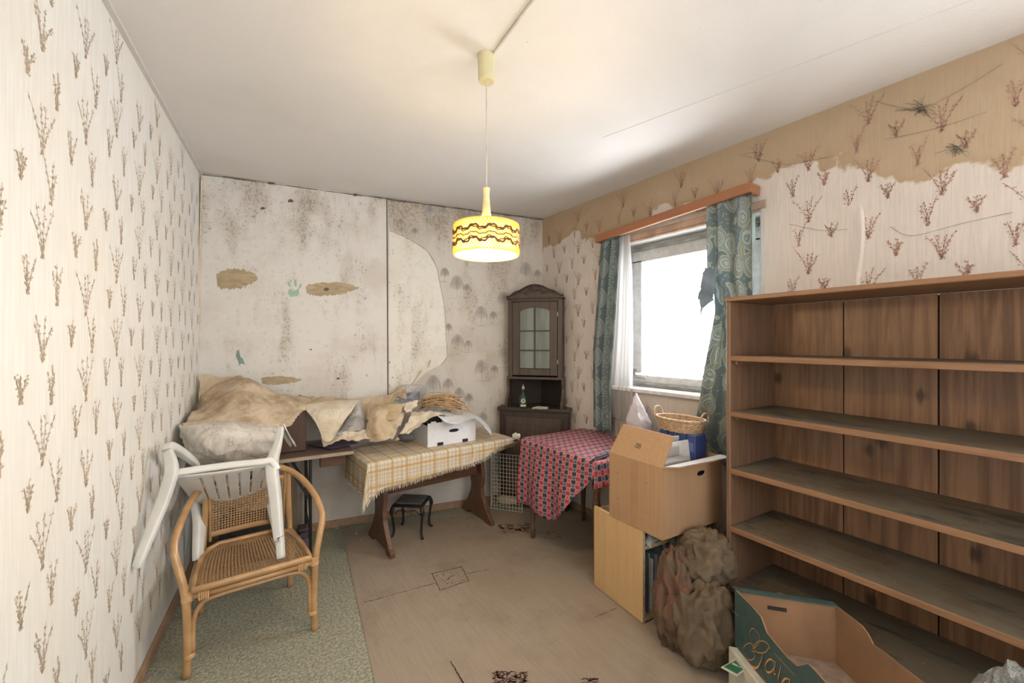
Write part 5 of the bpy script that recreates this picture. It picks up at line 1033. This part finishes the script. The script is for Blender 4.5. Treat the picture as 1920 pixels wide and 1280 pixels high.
a = nt.nodes.new('ShaderNodeMixShader'); a.inputs[0].default_value = .5; nt.links.new(b.outputs[0], a.inputs[1]); nt.links.new(tl.outputs[0], a.inputs[2]); c_ = nt.nodes.new('ShaderNodeMixShader'); c_.inputs[0].default_value = .22; nt.links.new(a.outputs[0], c_.inputs[1]); nt.links.new(tp.outputs[0], c_.inputs[2]); nt.links.new(c_.outputs[0], nt.nodes['Material Output'].inputs[0]); MSHEER = m
sh_ = thing('sheer_curtain', 'gathered white sheer curtain hanging between the left curtain and the window', 'curtain', (XR-.07, 2.1, .88))
g = MB(); drape(g, [(.88, 2.29), (1.6, 2.215), (2.29, 2.16)], [(.88, 2.03), (1.5, 2.025), (2.0, 2.035), (2.29, 2.06)], .885, 2.285, XR-.050, 5, .011, 7, .3, hem=.006); g.build('voile', MSHEER, sh_, smooth=True)
g = MB(); drape(g, [(.88, 2.29), (1.0, 2.285)], [(.88, 2.03), (1.0, 2.03)], .885, .99, XR-.053, 5, .011, 7, .3, nv=8, hem=.006); g.build('hem_band', MSHEER, sh_, smooth=True)
# ---- cardboard box
m, nt, b = newmat('brown_corrugated_card'); v = coords(nt); f = noi(nt, coords(nt, 'Object', (1, 1, .02)), 90, 2); c = mixc(nt, step(nt, f, .35, .65), (.40, .245, .135), (.365, .22, .12)); c = mixc(nt, M_(nt, 'MULTIPLY', step(nt, noi(nt, v, 3, 4), .5, .75), .4), c, (.29, .17, .09)); link(nt, c, b.inputs['Base Color']); b.inputs['Roughness'].default_value = .75; MCB = m
kA, kB, kC = PF(1242.4, 1014, .486), PF(1142.4, 965.7, .486), PF(1356, 974, .486); ke = (kB-kA).normalized(); kn = (kC-kA).normalized(); KW, KD, KH = (kB-kA).length, (kC-kA).length*.97, .362; k0 = kA.copy()
bxk = thing('cardboard_box', 'large open brown cardboard box with the number 92 upside down on its raised flap', 'box', k0+ke*KW/2+kn*KD/2)
def KP(a, b_, z): return k0+ke*a+kn*b_+Z*z
def kpan(name, pts, th, m=MCB): g = MB(); n = len(pts); g.add(pts+[p+th for p in pts], [tuple(range(n)), tuple(range(n, 2*n))[::-1]]+[(i, n+i, n+(i+1) % n, (i+1) % n) for i in range(n)]); return g.build(name, m, bxk)
kpan('front_panel', [KP(0, 0, .001), KP(KW, 0, .001), KP(KW, 0, KH), KP(0, 0, KH)], kn*.005); kpan('back_panel', [KP(0, KD, .001), KP(KW, KD, .001), KP(KW, KD, KH), KP(0, KD, KH)], kn*-.005)
rp = oval_panel(KD-.01, KH, KD*.62, KH*.80, .034, .014, 0, KP(0, .005, .001), kn, Z, ke*.005, 'side_panel', MCB, bxk)
kpan('side_panel', [KP(KW, .005, .001), KP(KW, KD-.005, .001), KP(KW, KD-.005, KH), KP(KW, .005, KH)], ke*-.005); kpan('bottom', [KP(.006, .006, .001), KP(KW-.006, .006, .001), KP(KW-.006, KD-.006, .001), KP(.006, KD-.006, .001)], Z*.005)
fT1 = P(1168.6, 795, 2.43); pA, pB = KP(0, .001, KH), KP(KW, .001, KH); fN = (pB-pA).cross(fT1-pA).normalized(); fN = -fN if fN.dot(kn) > 0 else fN; cam0 = Vector((0, 0, H))
def on_flap(px, py): d_ = P(px, py, 1.0)-cam0; return cam0+d_*((pA-cam0).dot(fN)/d_.dot(fN))
fT = [on_flap(1264, 818), fT1]; fl = kpan('top_flap', [KP(0, .001, KH+.0005), KP(KW, .001, KH+.0005), fT[1], fT[0]], kn*.005)
kpan('side_flap', [KP(0, .01, KH), KP(0, KD-.01, KH), KP(-.075, KD-.03, KH+.006), KP(-.05, .06, KH+.004)], Z*.005, MCB); g = MB(); g.add([KP(-.001, .012, KH+.0062), KP(-.001, KD-.012, KH+.0062), KP(-.074, KD-.032, KH+.0122), KP(-.05, .062, KH+.0102)], [(0, 1, 2, 3)]); g.build('flap_lining', PWHITE, bxk)
g = MB(); g.box(KP(KW*.5, -.0006, KH/2), (.052, .001, KH-.004), Matrix((ke, kn, Z)).transposed()); g.build('tape_strip', plain('brown_tape', (.37, .22, .12), .35, .05), bxk)
g = MB()
for a_, z_ in ((.82, .72), (.82, .32), (.28, .72), (.28, .30)): g.box(KP(KW*a_, -.0007, KH*z_), (.010, .0014, .003), Matrix((ke, kn, Z)).transposed()@Matrix.Rotation(.7, 3, 'Y'))
stuff(g.build('staple', MEDGE, bxk))
def stroke(pts, w, mat, parent, name, N, n=8, off=.0006):
    g = MB(); p = smooth_path(pts, n); L = len(p)
    vs_ = []
    for i, q in enumerate(p):
        d = (p[min(i+1, L-1)]-p[max(i-1, 0)]).normalized(); s_ = d.cross(N).normalized(); ww = w if not isinstance(w, (list,)) else lerp(w[0], w[1], math.sin(math.pi*i/(L-1))); vs_ += [q+s_*ww+N*off, q-s_*ww+N*off]
    g.add(vs_, [(2*i, 2*i+1, 2*i+3, 2*i+2) for i in range(L-1)]); return g.build(name, mat, parent)
MINK = plain('black_ink', (.02, .02, .02), .7, .1); ink = lambda pts: [on_flap(1150+a*.0781, 780+b_*.0781) for a, b_ in pts]
for ch, st_ in (('digit_two', [(612, 664), (565, 655), (582, 668), (560, 695), (532, 722), (535, 748), (562, 755), (582, 735)]), ('digit_nine', [(678, 690), (640, 672), (608, 700), (594, 742), (610, 770), (640, 760), (655, 728), (640, 705), (606, 715)])):
    stroke(ink(st_), .0017, MINK, fl, ch, fN, 4, .0015)
# contents
RKx = Matrix((ke, kn, Z)).transposed()
def cbox(name, a, b_, z0, z1, sa_, sb_, col, lab, cat, rot=0, grp=None, m=None):
    g = MB(); M = RKx@Matrix.Rotation(rot, 3, 'Y'); c_ = KP(a, b_, (z0+z1)/2); g.box(c_, (sa_, sb_, z1-z0), M, .004); return tag(g.build(name, m or plain(name+'_card', col, .6, .08), loc=tuple(KP(a, b_, z0))), lab, cat, grp)
t_ = thing('file_box', 'grey card file box with pale spine label standing in the cardboard box', 'file box', KP(.06, .14, .008))
g = MB(); g.box(KP(.06, .14, .19), (.07, .22, .365), RKx, .004); g.build('case', plain('grey_board', (.33, .31, .28), .7, .1), t_); g = MB(); g.box(KP(.06, .0285, .28), (.045, .002, .09), RKx); g.build('spine_label', PWHITE, t_)
cbox('grey_folder', .135, .16, .008, .42, .05, .23, (.42, .41, .39), 'taller grey folder standing behind the grey file box', 'folder')
cbox('white_folder', .10, .33, .008, .44, .012, .20, (.62, .61, .58), 'white card folder standing upright near the curtain', 'folder', .12)
cbox('white_folder', .20, .34, .008, .45, .016, .19, (.60, .60, .60), 'white folder standing in front of the blue binders', 'folder', -.06)
for k in range(4):
    z1 = .465; t_ = thing('blue_binder', ('first', 'second', 'third', 'fourth')[k]+' blue ring binder from the right in the back of the cardboard box', 'binder', KP(.105+.062*k, .42, .008), 'blue binders in the cardboard box')
    g = MB(); g.box(KP(.105+.062*k, .41, (z1+.008)/2), (.056, .10, z1-.008), RKx, .004); g.build('cover', plain('royal_blue_cover', (.035, .06, .20), .4, .1), t_); g = MB(); g.box(KP(.105+.062*k, .3592, .40), (.036, .0012, .05), RKx); g.build('spine_label', plain('blue_label', (.10, .14, .30), .5), t_)
# wicker basket
MWK = plain('wicker_weave', (.48, .33, .20), .6, .25, 60); bk0 = KP(.225, .43, .4665); bkt = thing('wicker_basket', 'shallow brown wicker basket tray with hooped handle lying on the blue binders', 'basket', bk0)
def bkp(t, z, r_=1): return bk0+ke*(.122*r_*math.cos(t)*(1+.25*z/.07))+kn*(.078*r_*math.sin(t)*(1+.25*z/.07))+Z*(z)
g = MB()
for k in range(8): z = .003+.0085*k; g.sweep([bkp(2*math.pi*i/72, z)+kn*0+(bkp(2*math.pi*i/72, z)-bk0).normalized()*(.003*(1 if (i//2+k) % 2 else -1)) for i in range(72)], .0045, 5, closed=True)
stuff(g.build('woven_side', MWK, bkt)); g = MB(); g.sweep([bkp(2*math.pi*i/40, .071) for i in range(40)], .0075, 7, closed=True); g.build('rim', MWK, bkt, smooth=True)
g = MB(); g.prism([(.122*math.cos(t), .078*math.sin(t)) for t in [k*math.pi/12 for k in range(24)]], bk0+Z*.001, ke, kn, Z*.004); g.build('base', MWK, bkt)
for s in (-1, 1):
    g = MB(); c_ = bkp(0 if s > 0 else math.pi, .07); g.sweep(smooth_path([c_+kn*-.04, c_+kn*-.03+Z*.04+ke*s*.01, c_+Z*.052+ke*s*.012, c_+kn*.03+Z*.04+ke*s*.01, c_+kn*.04], 4), .006, 6); g.build('handle', MWK, bkt)
# plastic bag
MBAG, nt, b = newmat('white_thin_plastic'); b.inputs['Base Color'].default_value = (.70, .66, .70, 1); b.inputs['Roughness'].default_value = .3
tl = nt.nodes.new('ShaderNodeBsdfTranslucent'); tl.inputs[0].default_value = (.8, .76, .8, 1); mx = nt.nodes.new('ShaderNodeMixShader'); mx.inputs[0].default_value = .35; nt.links.new(b.outputs[0], mx.inputs[1]); nt.links.new(tl.outputs[0], mx.inputs[2]); nt.links.new(mx.outputs[0], nt.nodes['Material Output'].inputs[0])
b0 = Vector((2.375, 1.885, .752))
def bagf(u, v):
    h_ = .36*v; r_ = (.085 if v < .5 else .085-.08*((v-.5)/.5)**1.1)*(1 if v > .06 else .6); t = u*6.283
    return b0+Vector((r_*.8*math.cos(t)*(1+.12*math.cos(3*t)), r_*math.sin(t)*(1+.1*math.sin(5*t+v*4)), h_))+Vector((0, -.01, 0))*math.sin(v*5)
g = MB(); g.grid(crumple(bagf, .012, 14, 9), 40, 34); tag(g.build('plastic_bag', MBAG, loc=tuple(b0), smooth=True), 'white knotted plastic bag standing on the checked cloth before the window', 'bag')
g = MB(); g.bar(P(1112, 863, 2.56), P(1143, 851, 2.62), .03, .012, bev=.004); g.bar(P(1118, 858, 2.62), P(1143, 853, 2.66), .02, .01); cs_ = tag(g.build('dark_case', plain('dark_leather', (.03, .025, .025), .4, .1), loc=tuple(P(1112, 863, 2.56))), 'slim dark case lying on the checked cloth at the box', 'case')
# ---- magazines and plastic in the unit
r = random.Random(31); cols = [(.60, .60, .58), (.10, .12, .14), (.45, .43, .40), (.55, .55, .56), (.08, .15, .12), (.35, .33, .36), (.62, .58, .50)]; pos = .026
lab = ['white magazine nearest the pale cabinet side', 'grey slip-case magazine second in the row', 'dark magazine with narrow spine in the pale cabinet', 'tan-spined magazine in the cabinet row', 'off-white magazine leaning in the cabinet row', 'green-black magazine deep in the row', 'light grey magazine deep in the row', 'dark slate magazine near the burlap sacks', 'cream magazine near the burlap sacks', 'greyish magazine last but one in the row', 'black-backed magazine behind the burlap sacks', 'pale magazine last in the row']
for k in range(12):
    w = r.uniform(.012, .034); hgt = r.uniform(.27, .34); g = MB(); dp = r.uniform(.20, .26); g.box(N_(.02+dp/2+r.uniform(0, .02), pos+w/2, .031+hgt/2), (dp, w-.002, hgt), RU, .001)
    c_ = cols[[0, 3, 1, 6, 0, 4, 5, 1, 6, 2, 1, 0][k]]; tag(g.build('magazine', plain('magazine_cover', c_, .4, .15), loc=tuple(N_(.1, pos, .031))), lab[k], 'magazine', 'magazines in the pale cabinet'); pos += w+.001
MFOIL, nt, b = newmat('dusty_clear_film'); b.inputs['Base Color'].default_value = (.45, .45, .44, 1); b.inputs['Roughness'].default_value = .22; b.inputs['Alpha'].default_value = .8
f = crumple(lambda u, v: N_(lerp(-.02, .17, v), lerp(.02, .58, u), .425+.04*u+.012*math.sin(u*9)-.03*(v < .1)), .022, 9, 2, .01); g = MB(); g.grid(f, 50, 22); tag(g.build('plastic_sheeting', MFOIL, loc=tuple(N_(.1, .3, .42)), smooth=True, solid=.001), 'crumpled dusty plastic sheeting squeezed on the cabinet shelf below the cardboard box', 'plastic sheet')
f = crumple(lambda u, v: N_(-.012-.02*v, lerp(.17, .34, u), .43-.16*v), .016, 9, 6, .01); g = MB(); g.grid(f, 22, 18); tag(g.build('paper_scrap', PGREY, loc=tuple(N_(-.02, .25, .3)), smooth=True, solid=.001), 'grey crumpled paper hanging out of the cabinet above the magazines', 'paper')
# ---- burlap sacks
m, nt, b = newmat('brown_burlap'); v = coords(nt); c = mixc(nt, step(nt, noi(nt, v, 6, 4), .35, .65), (.14, .098, .06), (.075, .053, .032)); c = mixc(nt, M_(nt, 'MULTIPLY', step(nt, noi(nt, v, 420, 1), .45, .6), .35), c, (.26, .19, .12)); link(nt, c, b.inputs['Base Color']); b.inputs['Roughness'].default_value = .95; bump(nt, b, noi(nt, v, 500, 1), .5, .002); MBUR = m
m, nt, b = newmat('rusty_burlap'); v = coords(nt); c = mixc(nt, step(nt, noi(nt, v, 7, 4), .4, .6), (.12, .08, .048), (.14, .066, .040)); link(nt, c, b.inputs['Base Color']); b.inputs['Roughness'].default_value = .95; bump(nt, b, noi(nt, v, 500, 1), .5, .002); MBUR2 = m
def sack(name, label, c_, rx_, ry_, rz_, seed, mat, fold=.03, zmin=.009):
    c_ = Vector(c_)
    def f(u, v):
        t = u*2*math.pi; p_ = v*math.pi; d = Vector((math.cos(t)*math.sin(p_), math.sin(t)*math.sin(p_), math.cos(p_)))
        k = 1+.22*noise.noise(d*1.6+Vector((seed, 0, 0))); q = d*2.2+Vector((0, seed*3, 0)); wv = noise.noise_vector(q)*.8
        rdg = (1-abs(noise.noise(Vector((d.x*2, d.y*2, d.z*1.5))+wv+Vector((seed, seed, 0))))*2.6); k += fold/rx_*rdg*.8+.03*noise.noise(d*9)
        p = c_+Vector((d.x*rx_*k, d.y*ry_*k, d.z*rz_*k)); p.z = max(p.z, zmin+.002*(noise.noise(d*6)+1)); return p
    g = MB(); g.grid(f, 72, 48); return tag(g.build(name, mat, loc=(c_.x, c_.y, zmin), smooth=True), label, 'sack')
c1 = P(1322, 1150, 1.93); sack('burlap_sack', 'bulging brown burlap sack on the floor between the cabinet and bookshelf', (c1.x, c1.y, .17), .135, .12, .185, 2.3, MBUR, .030)
c2 = P(1325, 1045, 2.08); sack('burlap_sack', 'upper brown burlap sack slumped on the others under the cardboard box', (c2.x, c2.y+.01, .395), .13, .115, .115, 5.1, MBUR, .036, .25)
c3 = P(1262, 1115, 2.02); sack('burlap_sack', 'smaller rust-stained burlap sack leaning at the open side of the cabinet', (c3.x+.02, c3.y-.0, .20), .075, .085, .20, 8.4, MBUR2, .034)
# ---- produce tray with lettering
T1, T2 = Vector((1.812, .928, 0)), Vector((2.045, .640, 0)); wdir = cw(.05, -1, 0).normalized(); TZ0, TZ1 = .172, .410; TLn = .42
tr = thing('produce_tray', 'dark green cardboard fruit tray with orange script lettering at the foot of the bookshelf', 'box', ((T1+T2)/2+wdir*TLn/2)+Z*TZ0)
MGRN = plain('dark_green_print', (.045, .085, .082), .5, .12, 20); MTBR = plain('raw_brown_card', (.27, .15, .08), .8, .12, 8); MORG = plain('orange_ink', (.60, .28, .10), .6, .1)
tin = (T2-T1).normalized()
def plane_uv(px, py, O_):                       # pixel -> distance along wall of the tray and height
    p = hit(px, py, O_, wdir); return (p-O_).dot(wdir), p.z
def traywall(name, pix, O_, nrm, outside, TLn=.42):
    top = [plane_uv(a, b_, O_) for a, b_ in pix]; top = [(0, TZ1)]+[(u, min(z, TZ1)) for u, z in top if u > .01]+[(TLn, top[-1][1])]
    pts = top+[(TLn, TZ0), (0, TZ0)]; g = MB(); g.prism([(p[0], p[1]) for p in pts], O_+nrm*.001, wdir, Z, nrm*.005); ow = g.build(name, MTBR, tr)
    if outside:
        g = MB(); g.add([O_+wdir*p[0]+Z*p[1]+nrm*-.0004 for p in pts], [tuple(range(len(pts)))]); g.build('green_print', MGRN, ow)
    return ow
fw = traywall('front_wall', [(1393, 1118), (1412, 1138), (1426, 1156), (1432, 1172), (1437, 1186), (1455, 1208), (1475, 1232), (1494, 1249), (1505, 1247), (1515, 1240), (1530, 1258), (1548, 1280)], T1, tin, True, .54)
traywall('rear_wall', [(1574, 1135), (1600, 1152), (1618, 1165), (1630, 1188), (1640, 1208), (1660, 1222), (1690, 1246), (1722, 1270)], T2, -tin, False)
L12 = (T2-T1).length; g = MB(); g.prism([(0, TZ0), (L12, TZ0), (L12, TZ1), (L12*.55, TZ1-.004), (0, TZ1)], T1+wdir*.001, tin, Z, wdir*.005); ew = g.build('end_wall', MTBR, tr)
g = MB(); g.add([T1+tin*a+Z*z-wdir*.0005 for a, z in ((0, TZ0), (L12, TZ0), (L12, TZ1), (0, TZ1))], [(0, 1, 2, 3)]); g.build('green_print', MGRN, ew)
g = MB(); g.prism([(-.002, -.012), (L12, -.012), (L12*.98, .018), (.02, .018)], T1+Z*(TZ1+.0005), tin, wdir, Z*.005); g.build('top_ledge', MGRN, tr)
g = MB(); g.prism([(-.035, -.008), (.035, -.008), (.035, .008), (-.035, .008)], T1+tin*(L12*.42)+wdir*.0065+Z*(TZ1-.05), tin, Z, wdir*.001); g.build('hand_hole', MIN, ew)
g = MB(); g.prism([(0, 0), (L12, 0), (L12, TLn), (0, TLn)], T1+Z*TZ0, tin, wdir, Z*.005); g.build('tray_floor', plain('grey_tray_floor', (.27, .20, .15), .8, .25, 20), tr)
g = MB(); g.box(T1+tin*.07+wdir*.05+Z*(TZ0+.02), (.05, .03, .03), bev=.002); g.build('green_card_scrap', plain('mid_green_card', (.05, .13, .07), .6), tr)
zq = lambda a, b_: hit(1340+a*.3021, 1000+b_*.3021, T1, wdir)
for nm, s, w in (('letter_g', [(350, 720), (335, 690), (305, 668), (268, 672), (246, 700), (250, 725), (280, 740), (318, 735), (340, 705)], .0014), ('letter_g', [(245, 700), (222, 680), (195, 690), (183, 715), (195, 765), (220, 785), (245, 775), (250, 745), (232, 725)], .0014),
                 ('letter_g', [(250, 740), (222, 640), (222, 605), (240, 588), (262, 610), (282, 645), (268, 690), (240, 715)], .0014), ('letter_g', [(300, 745), (288, 790), (270, 825), (245, 832), (222, 812), (212, 780)], [.0012, .005]),
                 ('letter_a', [(375, 800), (350, 780), (325, 795), (315, 830), (330, 860), (355, 855), (378, 820)], [.0012, .0042]), ('letter_a', [(380, 790), (372, 830), (370, 868), (382, 872)], [.001, .0042]), ('letter_l', [(415, 815), (405, 860), (395, 900), (400, 925)], [.001, .0042]),
                 ('letter_a', [(465, 905), (440, 900), (420, 925), (425, 955), (450, 960)], [.001, .0042]), ('letter_a', [(470, 900), (462, 940), (468, 965)], [.001, .004]), ('letter_tail', [(290, 840), (295, 870), (310, 910), (335, 945)], [.001, .003])):
    stroke([zq(*q) for q in s], w, MORG, fw, nm, -tin, 5, .0012)
for s in ([(112, 478), (155, 515)], [(372, 742), (500, 880)]): stroke([zq(*s[0]), zq((s[0][0]+s[1][0])/2, (s[0][1]+s[1][1])/2), zq(*s[1])], .0009, MORG, fw, 'printed_line', -tin, 4, .0012)
# carton beneath the tray
MCG = plain('green_carton', (.03, .15, .075), .5, .1); MCW = plain('carton_cream', (.58, .55, .46), .6, .1)
gb = thing('green_carton', 'green and cream printed carton under the dark green fruit tray', 'box', T1+tin*.12+wdir*.25+Z*.008)
Rt = Matrix((tin, wdir, Z)).transposed(); g = MB(); g.box(T1+tin*.165+wdir*.21+Z*.089, (L12+.02, .40, .162), Rt, .003); cb_ = g.build('carton_body', MCW, gb)
g = MB(); g.box(T1-tin*.0205+wdir*.21+Z*.085, (.0012, .36, .11), Rt); g.build('green_panel', MCG, cb_)
# loose green flap card leaning in front
fa = [PF(1350, 1252, .125), PF(1392, 1228, .165), PF(1402, 1250, .150), PF(1372, 1262, .13)]
g = MB(); q = [P(1352, 1250, 1.70), P(1388, 1231, 1.76), P(1402, 1252, 1.70), P(1382, 1266, 1.66)]; g.add(q+[p+Z*-.004 for p in q], [(0, 1, 2, 3), (7, 6, 5, 4)]+[(i, i+4, (i+1) % 4+4, (i+1) % 4) for i in range(4)]); fo2 = g.build('open_flap', MCW, gb)
cen = sum(q, Vector())/4; g = MB(); g.add([cen+(p-cen)*.84+Z*.0012 for p in q], [(0, 1, 2, 3)]); g.build('green_panel', MCG, fo2)
g = MB(); ax1 = (q[1]-q[0]).normalized(); ax2 = (q[3]-q[0]).normalized(); bo = [(-.002, -.02), (.008, -.02), (.008, -.002), (.005, .004), (.005, .016), (.001, .016), (.001, .004), (-.002, -.002)]; g.add([cen+ax1*p[0]*1.1+ax2*p[1]*.9+Z*.003 for p in bo], [tuple(range(8))]); g.build('bottle_emblem', MCW, fo2)
f = crumple(lambda u, v: PF(lerp(1338, 1400, u), 1238+60*v, .12*v*.0+.03+.03*u), .01, 9, 3, .004)
# clear crumpled bag, bottom right
MCLR, nt, b = newmat('clear_crinkled_film'); b.inputs['Base Color'].default_value = (.42, .44, .43, 1); b.inputs['Roughness'].default_value = .18; b.inputs['Alpha'].default_value = .38; b.inputs['Metallic'].default_value = .35; b.inputs['Specular IOR Level'].default_value = .8
bump(nt, b, noi(nt, coords(nt), 28, 4, .7), 1.0, .02)
cc = Vector((1.775, .135, .29))
def blobf(u, v):
    t = u*2*math.pi; p_ = v*math.pi; d = Vector((math.cos(t)*math.sin(p_), math.sin(t)*math.sin(p_), math.cos(p_))); k = 1+.18*noise.noise(d*3)+.12*abs(noise.noise(d*7))
    p = cc+Vector((d.x*.14*k, d.y*.13*k, d.z*.275*k)); p.z = max(p.z, .01); return p
g = MB(); g.grid(blobf, 60, 44); tag(g.build('clear_plastic_bag', MCLR, loc=(cc.x, cc.y, .01)), 'crumpled clear plastic bag at the right end in front of the bookshelf', 'bag')
